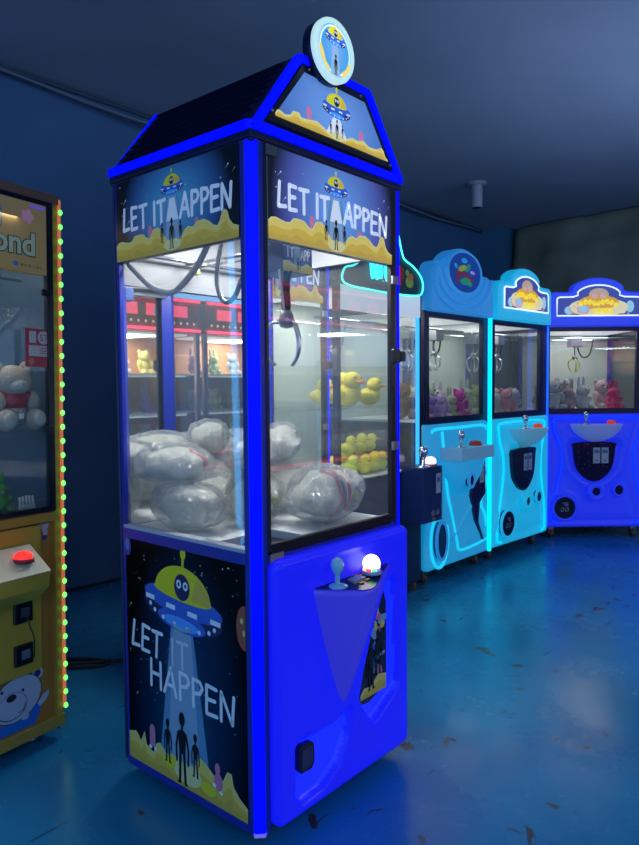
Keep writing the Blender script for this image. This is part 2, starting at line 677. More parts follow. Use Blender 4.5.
# ================================================================== THE ROOM
floor_m, N, L, B = _new('painted_floor')
tc = N.new('ShaderNodeTexCoord')
n1 = N.new('ShaderNodeTexNoise')
n1.inputs['Scale'].default_value = 1.3
n1.inputs['Detail'].default_value = 8
r1 = N.new('ShaderNodeValToRGB')
r1.color_ramp.elements[0].position = .3
r1.color_ramp.elements[0].color = (.008, .155, .32, 1)
r1.color_ramp.elements[1].position = .7
r1.color_ramp.elements[1].color = (.018, .235, .45, 1)
n2 = N.new('ShaderNodeTexNoise')
n2.inputs['Scale'].default_value = 7.0
n2.inputs['Detail'].default_value = 7
n2.inputs['Distortion'].default_value = .8
r2 = N.new('ShaderNodeValToRGB')
r2.color_ramp.elements[0].position = .67
r2.color_ramp.elements[0].color = (0, 0, 0, 1)
r2.color_ramp.elements[1].position = .69
r2.color_ramp.elements[1].color = (1, 1, 1, 1)
mxc = N.new('ShaderNodeMixRGB')
mxc.inputs[2].default_value = (.05, .045, .045, 1)
# long thin scratches
mp = N.new('ShaderNodeMapping')
mp.inputs['Rotation'].default_value = (0, 0, .5)
mp.inputs['Scale'].default_value = (1.0, 9.0, 1)
n3 = N.new('ShaderNodeTexNoise')
n3.inputs['Scale'].default_value = 4.5
n3.inputs['Detail'].default_value = 2
r3 = N.new('ShaderNodeValToRGB')
r3.color_ramp.elements[0].position = .70
r3.color_ramp.elements[1].position = .73
r3.color_ramp.elements[0].color = (0, 0, 0, 1)
mxs = N.new('ShaderNodeMixRGB')
mxs.inputs[2].default_value = (.006, .04, .10, 1)
# worn haze on the paint
n4 = N.new('ShaderNodeTexNoise')
n4.inputs['Scale'].default_value = 2.2
n4.inputs['Detail'].default_value = 9
n4.inputs['Roughness'].default_value = .7
mr = N.new('ShaderNodeMapRange')
mr.inputs['From Min'].default_value = .35
mr.inputs['From Max'].default_value = .7
mr.inputs['To Min'].default_value = .13
mr.inputs['To Max'].default_value = .38
for nn in (n1, n2, n4):
    L.new(tc.outputs['Object'], nn.inputs['Vector'])
L.new(tc.outputs['Object'], mp.inputs['Vector'])
L.new(mp.outputs['Vector'], n3.inputs['Vector'])
L.new(n1.outputs['Fac'], r1.inputs['Fac'])
L.new(n2.outputs['Fac'], r2.inputs['Fac'])
L.new(n3.outputs['Fac'], r3.inputs['Fac'])
L.new(r1.outputs['Color'], mxs.inputs[1])
L.new(r3.outputs['Color'], mxs.inputs[0])
L.new(mxs.outputs[0], mxc.inputs[1])
L.new(r2.outputs['Color'], mxc.inputs[0])
L.new(mxc.outputs[0], B.inputs['Base Color'])
L.new(n4.outputs['Fac'], mr.inputs['Value'])
L.new(mr.outputs['Result'], B.inputs['Roughness'])
bp = N.new('ShaderNodeBump')
bp.inputs['Strength'].default_value = .12
bp.inputs['Distance'].default_value = .02
L.new(n4.outputs['Fac'], bp.inputs['Height'])
L.new(bp.outputs['Normal'], B.inputs['Normal'])

WALL = mottled('blue_wall_paint', (.055, .135, .25), (.075, .17, .30), 1.4, .5, .75, .12)
CEIL = mottled('grey_blue_ceiling_paint', (.26, .32, .38), (.34, .39, .46), .8, .8, .9, .25)
DRAPE = mottled('grey_tarpaulin', (.24, .23, .15), (.32, .30, .20), 1.6, .6, .75, .3)
PILLAR = mottled('blue_pillar_paint', (.05, .16, .27), (.06, .19, .31), 2.0, .5, .6, .1)

structure(MB().box(-5.5, 7.2, -6.0, 2.9, -.1, 0, floor_m).build('floor'))
structure(MB().box(-5.5, 7.2, -6.0, 2.9, 3.28, 3.4, CEIL).build('ceiling'))
structure(MB().box(-5.5, 7.2, 2.82, 2.95, 0, 3.28, WALL).build('wall_back'))
structure(MB().box(7.05, 7.2, -6.0, 2.82, 0, 3.28, DRAPE).build('wall_right'))
structure(MB().box(6.72, 7.05, 2.50, 2.82, 0, 3.28, PILLAR).build('trim_1'))
# shallow seam where the wall and the ceiling meet
structure(MB().tube([(-5.4, 2.80, 3.26), (6.7, 2.80, 3.26)], .012, mat('grey_trim', (.06, .09, .13), .6)).build('trim_2'))


def drape():
    mb = MB()
    ny, nz = 70, 34
    vs, fs = [], []
    for j in range(nz + 1):
        for i in range(ny + 1):
            y = 2.46 - 5.2 * i / ny
            z = 3.27 - 3.2 * j / nz
            sag = .10 * sin(y * 2.2 + z * 1.6) + .05 * sin(y * 6.1 - z * 3.2) + .025 * sin(y * 13 + z * 5)
            fold = .09 * math.exp(-((z - (2.78 + .14 * (2.1 - y))) / .05) ** 2)
            fold += .06 * math.exp(-((z - (3.1 - .45 * (2.4 - y))) / .04) ** 2) * (1 if y > 1.6 else .0)
            vs.append((6.92 - .5 * (sag + .12) * (1 - .35 * j / nz) - fold, y, z))
    for j in range(nz):
        for i in range(ny):
            a = j * (ny + 1) + i
            fs.append((a, a + 1, a + ny + 2, a + ny + 1))
    mb.add(vs, fs, DRAPE, True)
    o = mb.build('tarpaulin')
    s = o.modifiers.new('solid', 'SOLIDIFY')
    s.thickness = .006
    return o


tag(drape(), 'grey green tarpaulin hanging in folds from the ceiling at the far end', 'tarpaulin')

mb = MB()
pts = []
for i in range(60):
    x = -4 + i * .18
    pts.append((x, 2.78, 3.235 + .012 * sin(x * 3.1) - .02 * max(0, sin(x * .9))))
mb.tube(pts, .011, mat('grey_cable', (.2, .23, .27), .5), n=6)
mb.tube([(x, y - .02, z - .035 + .015 * sin(x * 2.3)) for x, y, z in pts], .007, mat('dark_cable', (.03, .05, .09), .5), n=6)
tag(mb.build('wall_cable'), 'thin grey cables running along the top of the blue wall', 'cable')

mb = MB()
cab = [(.12, 1.94, .012), (.34, 1.80, .01), (.46, 1.66, .012), (.50, 1.56, .01), (.44, 1.56, .01), (.33, 1.66, .012), (.26, 1.74, .022), (.36, 1.66, .02), (.52, 1.56, .01), (.62, 1.46, .01), (.72, 1.28, .01)]


def smooth(ps, n=8, close=False):
    out = []
    P = [Vector(p) for p in ps]
    k = len(P)
    for i in range(k - (0 if close else 1)):
        p0 = P[(i - 1) % k] if close else P[max(i - 1, 0)]
        p1, p2 = P[i], P[(i + 1) % k]
        p3 = P[(i + 2) % k] if close else P[min(i + 2, k - 1)]
        for j in range(n):
            t = j / n
            out.append(.5 * ((2 * p1) + (p2 - p0) * t + (2 * p0 - 5 * p1 + 4 * p2 - p3) * t * t + (3 * p1 - p0 - 3 * p2 + p3) * t ** 3))
    if not close:
        out.append(P[-1])
    return out


mb.tube(smooth(cab), .008, RUBBER, n=6)
tag(mb.build('power_cable'), 'black power cable lying coiled on the floor behind the alien claw machine', 'cable')

mb = MB()
mb.tube([(-2 + i * .2, 2.80, .012 + .006 * sin(i)) for i in range(42)], .010, RUBBER, n=6)
tag(mb.build('floor_cable'), 'dark cable running along the foot of the blue wall', 'cable')

# ceiling lamp
lx, ly = 4.81, 1.866
r = empty('ceiling_spotlight', (lx, ly, 3.28))
tag(r, 'small white cylindrical spotlight hanging under the ceiling, unlit', 'ceiling light')
LW = mat('off_white_lamp', (.42, .40, .42), .5)
MB().lathe([(0, 0), (.09, 0), (.09, -.02), (.0, -.02)], (0, 0, 0), LW).build('mount', r)
MB().lathe([(0, -.02), (.048, -.02), (.052, -.05), (.052, -.235), (.048, -.24), (.05, -.22), (0, -.20)], (0, 0, 0), LW).build('lamp_body', r)
MB().lathe([(0, -.225), (.044, -.225), (.044, -.243), (0, -.243)], (0, 0, 0), BLACK).build('lens', r)


# ================================================================== shared pieces
def claw_unit(root, x, y, ztop, box_mat=None, s=1., wires=True, hang=.18):
    """gantry box with claw and hose hanging below"""
    g = MB().box(x - .05 * s, x + .05 * s, y - .05 * s, y + .05 * s, ztop - .10 * s, ztop, box_mat or STEEL).build('gantry_box', root, .004)
    mb = MB()
    zc = ztop - .10 * s - hang
    mb.tube([(x, y, ztop - .10 * s), (x, y, zc + .05)], .006, STEEL)
    mb.lathe([(0, .06), (.022, .055), (.028, .02), (.022, 0), (0, -.005)], (x, y, zc), STEEL, n=14)
    c = mb.build('claw', root)
    for k in range(3):
        a = 2 * pi * k / 3 + .6
        dx, dy = cos(a), sin(a)
        f = MB().tube(smooth([(x + dx * .02, y + dy * .02, zc + .01), (x + dx * .075, y + dy * .075, zc - .02), (x + dx * .085, y + dy * .085, zc - .09),
                              (x + dx * .04, y + dy * .04, zc - .15)], 4), [.006] * 13, CHROME, n=6).build('finger', c)
    return g


def rails(root, x0, x1, y0, y1, z, gy, gx):
    for yy in (y0, y1):
        MB().tube([(x0, yy, z), (x1, yy, z)], .008, CHROME).build('rail', root)
    for xx in (gx - .03, gx + .03):
        MB().tube([(xx, y0, z - .012), (xx, y1, z - .012)], .006, CHROME).build('cross_rail', root)


def plush(name, loc, s, col, rz=0., kind='bear', accent=None, tilt=0.):
    """a small stuffed toy, one furry mesh"""
    rnd = random.Random(int(abs(loc[0] * 999 + loc[1] * 777 + loc[2] * 555)))
    fur = mat('fur_%s' % '_'.join('%02d' % int(c * 99) for c in col), col, .9, bump=.5, bscale=120)
    ac = mat('fur_%s' % '_'.join('%02d' % int(c * 99) for c in accent), accent, .9, bump=.4, bscale=120) if accent else fur
    mb = MB()
    n = 12
    if kind == 'bear':
        mb.ball((0, 0, .34 * s), (.27 * s, .22 * s, .34 * s), ac, n=n)
        mb.ball((0, -.02 * s, .78 * s), (.27 * s, .24 * s, .24 * s), fur, n=n)
        mb.ball((0, -.22 * s, .73 * s), (.12 * s, .09 * s, .09 * s), fur, n=n)
        mb.ball((0, -.31 * s, .76 * s), (.035 * s,) * 3, BLACK, n=8)
        for q in (-1, 1):
            mb.ball((q * .21 * s, .02 * s, .97 * s), (.1 * s, .05 * s, .1 * s), fur, n=n)
            mb.ball((q * .09 * s, -.23 * s, .83 * s), (.025 * s,) * 3, BLACK, n=8)
            mb.ball((q * .30 * s, -.1 * s, .45 * s), (.1 * s, .13 * s, .18 * s), fur, n=n)
            mb.ball((q * .2 * s, -.27 * s, .1 * s), (.12 * s, .22 * s, .11 * s), fur, n=n)
    elif kind == 'duck':
        mb.ball((0, .04 * s, .3 * s), (.34 * s, .4 * s, .3 * s), fur, n=n)
        mb.ball((0, -.14 * s, .68 * s), (.26 * s, .26 * s, .25 * s), fur, n=n)
        mb.ball((0, -.42 * s, .64 * s), (.12 * s, .14 * s, .045 * s), mat('orange_felt', (.8, .25, .02), .8), n=8)
        for q in (-1, 1):
            mb.ball((q * .12 * s, -.35 * s, .76 * s), (.03 * s,) * 3, BLACK, n=8)
            mb.ball((q * .32 * s, .06 * s, .34 * s), (.08 * s, .22 * s, .15 * s), fur, n=n)
        mb.ball((0, .4 * s, .42 * s), (.12 * s, .12 * s, .1 * s), fur, n=8)
    else:  # bunny
        mb.ball((0, 0, .3 * s), (.3 * s, .26 * s, .3 * s), fur, n=n)
        mb.ball((0, -.04 * s, .68 * s), (.26 * s, .23 * s, .21 * s), fur, n=n)
        for q in (-1, 1):
            mb.ball((q * .13 * s, .04 * s, 1.0 * s), (.07 * s, .04 * s, .22 * s), ac, rot=0, n=n)
            mb.ball((q * .09 * s, -.25 * s, .72 * s), (.025 * s,) * 3, BLACK, n=8)
            mb.ball((q * .2 * s, -.24 * s, .1 * s), (.1 * s, .18 * s, .1 * s), fur, n=n)
            mb.ball((q * .29 * s, -.08 * s, .38 * s), (.08 * s, .1 * s, .14 * s), fur, n=n)
        mb.ball((0, -.26 * s, .64 * s), (.04 * s,) * 3, mat('pink_felt', (.7, .2, .3), .8), n=8)
    o = mb.build(name)
    o.location = loc
    o.rotation_euler = (tilt, rnd.uniform(-.25, .25) if tilt else 0, rz)
    return o


def joystick(root, x, y, z, mt=None, s=1.):
    mt = mt or CHROME
    j = MB().lathe([(0, 0), (.030 * s, 0), (.030 * s, .004), (.012 * s, .010), (.007 * s, .012), (.007 * s, .035 * s), (0, .035 * s)], (x, y, z), mt, n=16).build('joystick', root)
    MB().lathe([(0, .03 * s), (.008 * s, .033 * s), (.017 * s, .05 * s), (.019 * s, .062 * s), (.015 * s, .076 * s), (0, .084 * s)], (x, y, z), mt, n=16).build('knob', j)
    return j


def caster(root, x, y, z=.1):
    c = MB().box(x - .022, x + .022, y - .022, y + .022, z - .03, z, STEEL).box(x - .02, x - .015, y - .03, y + .02, z - .07, z - .03, STEEL).box(x + .015, x + .02, y - .03, y + .02, z - .07, z - .03, STEEL).build('caster', root)
    MB().lathe([(0, -.012), (.031, -.012), (.034, -.006), (.034, .006), (.031, .012), (0, .012)], (x, y - .012, .0345), WHEEL, axis='x', n=16).build('wheel', c)


# ================================================================== MAIN CLAW MACHINE
W, D = .73, .682
ZB, ZG0, ZG1, ZT = .05, .875, 1.766, 2.055
ZR, INS = 2.311, .196


def draw_header(A, p, w, h, s=1.):
    """UFO, words, rocks and three standing figures, drawn over a w x h field"""
    cx = w * .5
    art_stars(A, p, .01, h * .45, w * .17, h * .97, 6, 3, .0022)
    art_stars(A, p, w * .84, h * .35, w - .01, h * .97, 6, 5, .0022)
    art_stars(A, p, w * .2, h * .7, w * .8, h * .97, 8, 7, .0016)
    A.poly([(cx - .028, h * .64), (cx + .028, h * .64), (cx + .062, h * .08), (cx - .062, h * .08)], p['pale2'], 1.8)
    A.poly([(cx - .02, h * .64), (cx + .02, h * .64), (cx + .036, h * .12), (cx - .036, h * .12)], p['pale'], 2)
    A.poly([(cx - .012, h * .62), (cx + .012, h * .62), (cx + .03, h * .36), (cx - .03, h * .36)], p['wh'], 2.2)
    art_ufo(A, p, cx, h * .76, w * .185, 0, 3)
    th = h * .27
    A.text('LET IT', w * .07, h * .37, th, .0120, p['wh'], 3, rot=-.02, gap=.2, sx=w * .37 / (3.54 * th))
    A.text('APPEN', w * .565, h * .37, th, .0120, p['wh'], 3, rot=-.04, gap=.17, sx=w * .38 / (3.32 * th))
    sky = [(0, .19), (.02, .23), (.05, .24), (.09, .22), (.12, .21), (.15, .22), (.17, .27), (.20, .28), (.25, .27), (.28, .22), (.31, .20), (.325, .25), (.34, .30), (.38, .31), (.41, .27), (.43, .20), (.46, .13),
           (.54, .12), (.58, .15), (.60, .21), (.63, .24), (.67, .22), (.70, .27), (.75, .28), (.79, .24), (.82, .19), (.85, .17), (.87, .22), (.885, .30), (.90, .33), (.92, .31), (.935, .21), (.96, .15), (1, .12)]
    art_rocks(A, p, [(x * w, y * h) for x, y in sky], 0, 4)
    A.ell(cx, h * .08, w * .07, h * .07, p['lit'], 4.8)
    A.ell(w * .31, h * .29, .011, .02, p['pink'], 3.6)
    A.ell(w * .695, h * .25, .011, .02, p['pink'], 3.6)
    art_alien(A, p, cx - .002, h * .03, h * .36, 5)
    art_alien(A, p, cx - .05, h * .12, h * .24, 5)
    art_alien(A, p, cx + .04, h * .12, h * .22, 5)


def make_alien_machine():
    root = empty('claw_machine', (0, 0, 0))
    # --- lower cabinet
    MB().box(.018, W - .012, .012, D - .006, ZB, ZG0 - .03, NAVY).build('body', root)
    for x, y in ((.08, .08), (W - .08, .08), (.08, D - .08), (W - .08, D - .08)):
        MB().lathe([(0, 0), (.026, 0), (.026, .012), (.01, .018), (.01, .052), (0, .052)], (x, y, 0), STEEL, n=14).build('foot', root)
    # --- posts (the outer corner of each is cut for the light tube)
    k = .0225
    for (px, py, sx, sy) in ((0, 0, 1, 1), (W, 0, -1, 1), (0, D, 1, -1), (W, D, -1, -1)):
        o = [(0, k + .008), (0.004, k), (k, .004), (k + .008, 0), (.046, 0), (.046, .014), (.014, .046), (0, .046)]
        mb = MB()
        mb.prism([(px + sx * a, py + sy * b) for a, b in o], 'z', ZB, 2.03, NAVYB)
        q = mb.build('corner_post', root)
        if (px, py) == (0, 0):
            for zz in (.3, .9, 1.5):
                pass
        t = [(.0, k + .003), (-.003, k - .004), (k - .004, -.003), (k + .003, 0), (k + .003, .004), (.004, k + .003)]
        if (px, py) == (0, D):
            MB().prism([(px + sx * a, py + sy * b) for a, b in t], 'z', ZB + .01, 2.026, mat('unlit_dark_strip', (.006, .012, .06), .4)).build('light_tube', q)
        else:
            MB().prism([(px + sx * a, py + sy * b) for a, b in t], 'z', ZB + .008 if px == 0 else ZB, 2.026, LEDB).build('light_tube', q, .002)
        if (px, py) == (0, 0):
            MB().prism([(px + sx * a * 1.02, py + sy * b * 1.02) for a, b in t], 'z', ZB - .003, ZB + .008, mat('frosted_end_cap', (.3, .25, .8), .3, 0, .35, (.25, .2, 1))).build('end_cap', q)
    # --- left side art
    A = Art((-.001, D, 0), (0, -1, 0), (0, 0, 1), (-1, 0, 0))
    p = palette('print', 0)
    u0, u1, v0, v1 = .046, D - .046, .078, ZG0 - .035
    sk = skyprint('space_print_tall', (0, D - .35, .30), (1, .30, .60), (.07, .44, .78), (.002, .004, .010), 0, (.5, (.015, .14, .40)))
    A.rect(u0, v0, u1, v1, sk, 0)
    art_stars(A, p, u0 + .01, .3, u1 - .01, v1 - .01, 95, 11, .0021)
    A.ell(.23, .66, .005, .005, p['wh'], 1)
    A.poly([(.291, .60), (.395, .60), (.47, .14), (.22, .14)], p['pale2'], 1.9)
    A.poly([(.300, .60), (.386, .60), (.425, .15), (.262, .15)], p['pale'], 2.0)
    art_ufo(A, p, .345, .665, .385, -.07, 3)
    A.poly([(.30, .602), (.30, .588), (.345, .580), (.39, .588), (.39, .602), (.345, .59)], p['pale'], 5.5)
    A.text('LET', .078, .480, .085, .0125, p['wh'], 5, rot=-.10, gap=.16, sx=.95)
    A.text('IT', .290, .463, .085, .0110, p['wht'], 5.5, rot=-.04, gap=.22, sx=1.0)
    A.text('HAPPEN', .178, .366, .088, .0125, p['wh'], 5, rot=-.04, gap=.17, sx=1.13)
    for rr_, mt_, l_ in (((.036, .066), p['red'], 1.6), ((.028, .056), mat('ink_planet', (.28, .09, .05), .4), 1.8)):
        A.poly([(min(.636, .632 + rr_[0] * cos(t)), .655 + rr_[1] * sin(t)) for t in [2 * pi * i / 24 for i in range(24)]], mt_, l_)
    A.ell(.620, .675, .006, .009, p['sand'], 2)
    A.ell(.628, .64, .005, .01, p['sand'], 2)
    hills = [(.046, .165), (.085, .178), (.10, .168), (.112, .15), (.125, .17), (.135, .19), (.145, .15), (.185, .135), (.2, .17), (.22, .18), (.25, .155),
             (.29, .165), (.36, .15), (.40, .165), (.425, .20), (.45, .19), (.5, .16), (.53, .165), (.55, .2), (.567, .20), (.575, .165), (.60, .14), (.636, .12)]
    art_rocks(A, p, hills, v0, 4)
    A.ell(.36, .125, .07, .035, p['lit'], 4.7)
    A.ell(.27, .135, .03, .02, p['yel'], 4.8)
    A.ell(.46, .115, .035, .02, p['yel'], 4.8)
    A.rect(.165, .155, .195, .215, p['pink'], 4.9)
    A.ell(.18, .215, .015, .016, p['pink'], 5)
    A.ell(.168, .152, .008, .006, p['wh'], 5.1)
    A.ell(.196, .152, .008, .006, p['wh'], 5.1)
    A.ell(.508, .155, .02, .028, p['pink'], 4.9)
    A.ell(.505, .195, .012, .018, p['pink'], 5)
    A.ell(.49, .14, .008, .006, p['wh'], 5.1)
    A.ell(.52, .125, .008, .006, p['wh'], 5.1)
    art_alien(A, p, .337, .085, .235, 6)
    art_alien(A, p, .263, .132, .145, 6)
    art_alien(A, p, .402, .130, .140, 6)
    A.build('side_art', root, label='black space picture with yellow saucer and the words LET IT HAPPEN')
    MB().box(-.001, .02, .046, D - .046, .078, ZG0 - .035, NAVY).build('side_panel', root)
    # metal borders round the side picture
    MB().box(-.004, .02, .04, D - .04, ZB, .078, NAVYB).build('lower_rail', root, .002)
    MB().box(-.004, .02, .04, D - .04, ZG0 - .035, ZG0, NAVYB).build('middle_rail', root, .002)
    MB().box(-.005, .03, .044, D - .044, ZG0, ZG0 + .010, mat('pale_glass_bead', (.4, .42, .48), .4)).build('glass_bead', root)
    A = Art((-.0045, D, 0), (0, -1, 0), (0, 0, 1), (-1, 0, 0))
    A.ell(.062, .815, .02, .034, mat('ink_badge', (.02, .05, .3), .3), 0)
    A.ell(.062, .82, .012, .02, mat('ink_badge_light', (.08, .18, .45), .3), 1)
    A.build('round_badge', root)
    # --- front control panel
    gl = mat('blue_lit_plastic', (.03, .03, .30), .33, 0, .68, (.003, .004, 1.0), spec=.3)
    glc = mat('dim_lit_blue_plastic', (.10, .08, .34), .36, 0, .36, (.03, .018, 1.0), spec=.4)  # dimmer copy of the lit plastic, weaker glow set into the console
    glb = mat('bright_lit_blue_plastic', (.05, .05, .5), .35, 0, 1.25, (.0, .008, 1.0))  # brighter copy of the lit plastic, stronger glow set into recess faces
    P0 = [(.17, .75), (.61, .75), (.40, .30), (.30, .30)]
    Rw = [(.43, .33), (.50, .215), (.52, .21), (.64, .27), (.66, .30), (.645, .66), (.62, .69), (.59, .68), (.50, .52)]
    Cw = [(.125, .275), (.14, .29), (.22, .285), (.30, .285), (.375, .31), (.385, .30), (.37, .22), (.32, .14), (.24, .10), (.15, .095), (.125, .12)]

    def f(x, z):
        h = .010 * sstep(-.03, .05, poly_sd(x, z, P0))
        h -= .028 * sstep(-.012, .014, poly_sd(x, z, Rw))
        h -= .026 * sstep(-.012, .014, poly_sd(x, z, Cw))
        h += .006 * math.exp(-((z - .835) / .012) ** 2)
        return h
    panel(.044, .722, .062, .852, .012, f, gl, 90, 110, .03, .016, .045, glb, lambda x, z: poly_sd(x, z, Rw) > .004 or poly_sd(x, z, Cw) > .004).build('control_panel', root)
    # window with printed figures (right recess)
    A = Art((0, -.0195, 0), (1, 0, 0), (0, 0, 1), (0, -1, 0))
    rw = [(.440, .30), (.455, .285), (.50, .280), (.59, .31), (.60, .33), (.600, .60), (.585, .645), (.57, .64), (.50, .50)]
    A.poly(rw, mat('dark_print', (.006, .01, .03), .2), 0)
    rr = random.Random(4)
    pr_ = palette('print', 0)
    for i in range(16):
        u, v = rr.uniform(.515, .580), rr.uniform(.36, .59)
        A.ell(u, v, rr.uniform(.006, .016), rr.uniform(.012, .03), rr.choice([pr_['pale'], pr_['blu'], pr_['sand'], pr_['pink'], pr_['pale2']]), 1 + i * .1, rot=rr.uniform(0, 2), n=8)
    art_rocks(A, pr_, [(.45, .315), (.47, .335), (.51, .33), (.55, .36), (.597, .35)], .300, 3)
    art_alien(A, pr_, .51, .32, .18, 5)
    art_alien(A, pr_, .55, .36, .16, 5)
    A.build('picture_window', root)
    # coin return: dark door
    mb = MB()
    mb.prism([(.140, .200), (.142, .262), (.155, .273), (.200, .268), (.210, .257), (.210, .198), (.198, .184), (.150, .186)], 'y', -.028, -.005, BLACK)
    d = mb.build('prize_door', root, .003)
    MB().prism([(.150, .200), (.151, .258), (.199, .256), (.200, .198)], 'y', -.0295, -.0275, mat('smoked_flap', (.02, .03, .09), .12)).build('flap', d)
    # wedge console
    mb = MB()
    rings = []
    for i in range(19):
        t = i / 18
        z = .737 - .42 * t
        wq = (1 - t) ** .9
        xl = .318 - .125 * wq
        xr = .342 + .250 * wq
        ax, ay = .362 - .03 * t, -.03 - .095 * (1 - t) ** .8 - .005 * (1 - t)
        if i == 0:
            z = .737
        zz = z
        ring = [(xl, -.02, zz + .004 * (1 - t)), (xl + .004, -.036 - .006 * (1 - t), zz),
                (xl + (ax - xl) * .45, ay * .45 + -.036 * .55, zz - .010 * (1 - t)),
                (xl + (ax - xl) * .86, ay * .93 + -.036 * .07, zz - .020 * (1 - t)),
                (ax + .01, ay, zz - .022 * (1 - t)),
                (ax + (xr - ax) * .22, ay * .93 - .036 * .07, zz - .020 * (1 - t)),
                (xr - (xr - ax) * .35, ay * .42 - .036 * .58, zz - .008 * (1 - t)),
                (xr, -.036 - .006 * (1 - t), zz), (xr, -.02, zz + .004 * (1 - t))]
        rings.append(ring)
    loft(mb, rings, glc)
    c = mb.build('console', root)
    # inner raised V on the console left face is part of the moulding: a shallow rib
    # console top plate with printed pattern
    top = rings[0]
    plate = [(q[0] * .94 + .385 * .06, q[1] * .94 - .06 * .06, q[2] + .0022) for q in top]
    mb = MB()
    mb.add(plate + [(a, b, c_ + .002) for a, b, c_ in plate], [list(range(9, 18))] + [(i, (i + 1) % 9, (i + 1) % 9 + 9, i + 9) for i in range(9)],
           mat('dark_console_top', (.006, .012, .05), .15))
    rr = random.Random(8)
    for i in range(24):
        x, y = rr.uniform(.36, .53), rr.uniform(-.10, -.045)
        if y < -.03 - .09 * (1 - abs(x - .36) / .23) * .85:
            continue
        zz = .7425 - .02 * (-(y + .03) / .10)
        s_ = rr.uniform(.004, .012)
        mb.add([(x - s_, y - s_ * .5, zz + .0005 + i * 1e-5), (x + s_, y - s_ * .6, zz + .0005 + i * 1e-5), (x + s_ * .8, y + s_ * .5, zz + .0005 + i * 1e-5), (x - s_, y + s_ * .4, zz + .0005 + i * 1e-5)],
               [(0, 1, 2, 3)], rr.choice([pr_['sand'], pr_['ora'], pr_['pale2'], pr_['blu']]))
    mb.build('console_plate', c)
    clear = mat('clear_knob', (.20, .34, .50), .06, .0, .10, (.1, .6, .9), coat=1)
    joystick(root, .283, -.062, .734, clear, 1.1)
    mb = MB()
    mb.box(.345, .405, -.080, -.052, .728, .741, mat('grey_display', (.25, .26, .28), .3))
    mb.build('display', root)
    b = MB().lathe([(0, 0), (.036, 0), (.036, .006), (.028, .012), (0, .012)], (.462, -.060, .737), mat('button_ring', (.3, .3, .5), .2), n=20).build('ball_button', root)
    white = mat('lit_ball', (1, 1, 1), .2, 0, 3.0, (1, .96, 1))
    ring = [mat('lit_ball_%d' % i, c_, .2, 0, 2.0) for i, c_ in enumerate([(1, .05, .1), (.1, 1, .15), (.1, .15, 1), (.9, .1, .9), (1, .5, .05)])]
    MB().ball((.462, -.060, .770), .029, white, n=20).build('lit_dome', b)
    mb = MB()
    for i in range(10):
        a0, a1 = 2 * pi * i / 10, 2 * pi * (i + 1) / 10
        mb.add([(.462 + .0295 * cos(a), -.060 + .0295 * sin(a), .758 - .012 * s_) for a in (a0, a1) for s_ in (0, 1)], [(0, 1, 3, 2)], ring[i % 5])
        mb.add([(.462 + .0295 * cos(a), -.060 + .0295 * sin(a), .746) for a in (a0, a1)] + [(.462, -.060, .746)], [(0, 1, 2)], ring[i % 5])
    mb.build('colour_ring', b)
    # --- playfield and chute
    mb = MB()
    mb.box(.30, W - .012, .02, D - .02, ZG0 - .03, ZG0 - .005, WHITEP)
    mb.box(.018, .30, .235, D - .02, ZG0 - .03, ZG0 - .005, WHITEP)
    mb.build('playfield', root)
    mb = MB()
    mb.box(.018, .30, .235, .239, ZG0 - .03, 1.30, ACRYL)
    mb.box(.296, .300, .018, .235, ZG0 - .03, 1.30, ACRYL)
    mb.build('chute_guard', root)
    # --- glass panes
    MB().box(.006, .010, .044, D - .044, ZG0, ZG1 + .005, GLASS_D).build('side_glass', root)
    MB().box(W - .012, W - .008, .044, D - .044, ZG0, 1.82, GLASS).build('far_glass', root)
    MB().box(.044, W - .044, D - .012, D - .008, ZG0 - .02, 1.70, MIRROR).build('mirror_back', root)
    dr = MB().box(.046, W - .046, .004, .009, ZG0, ZG1, GLASS).build('door_glass', root)
    mb = MB()
    mb.box(.046, .058, -.004, .014, ZG0, 2.02, BLACK)
    mb.box(W - .070, W - .044, -.004, .014, ZG0, 2.02, BLACK)
    mb.box(.058, W - .07, -.004, .014, ZG0 - .012, ZG0 + .022, BLACK)
    mb.build('door_frame', root, .002)
    MB().box(.046, W - .046, -.003, .02, ZG0 - .035, ZG0 - .012, NAVYB).build('front_rail', root)
    mb = MB()
    mb.box(W - .075, W - .04, -.022, -.004, 1.425, 1.475, BLACK)
    mb.box(W - .035, W - .002, -.020, .0, 1.432, 1.468, BLACK)
    mb.build('door_lock', root, .004)
    for z in (2.0, 1.715, 1.14):
        MB().box(W - .072, W - .04, -.014, -.004, z - .018, z + .012, STEEL).build('hinge', root, .002) if z < 1.9 else None
    MB().box(.05, .088, -.016, -.004, 1.99, 2.018, mat('worn_hinge', (.10, .10, .08), .5)).build('hinge', root, .002)
    MB().box(.052, .105, -.008, -.002, ZG0 - .032, ZG0 - .006, mat('brass_lock_plate', (.35, .2, .14), .5)).build('lock_plate', root, .002)
    # --- header: the band that carries the lit pictures
    mb = MB()
    mb.box(.03, W - .03, .016, .03, ZG1, 2.0, GREYW)
    mb.box(.014, .03, .03, D - .03, ZG1, 2.0, GREYW)
    mb.box(W - .03, W - .014, .03, D - .03, 1.80, 2.0, NAVY)
    mb.box(.03, W - .03, D - .03, D - .014, ZG1 - .07, 2.0, GREYW)
    mb.build('header_box', root)
    MB().box(.03, W - .03, .03, D - .03, 1.93, 1.95, LIGHTP).build('ceiling_light_panel', root)
    mb = MB()
    mb.box(.032, W - .032, .032, .040, 1.79, 1.93, GREYW)
    mb.box(W - .040, W - .032, .032, D - .032, 1.80, 1.93, GREYW)
    mb.build('inner_valance', root)
    hp = palette('backlit', .5)
    hw, hh = W - .062 - .012, .258
    sk = skyprint('space_print_front', (.37, 0, 1.885), (.300, 1, .34), (.20, .46, .88), (.008, .008, .014), .42, (.74, (.10, .12, .38)))
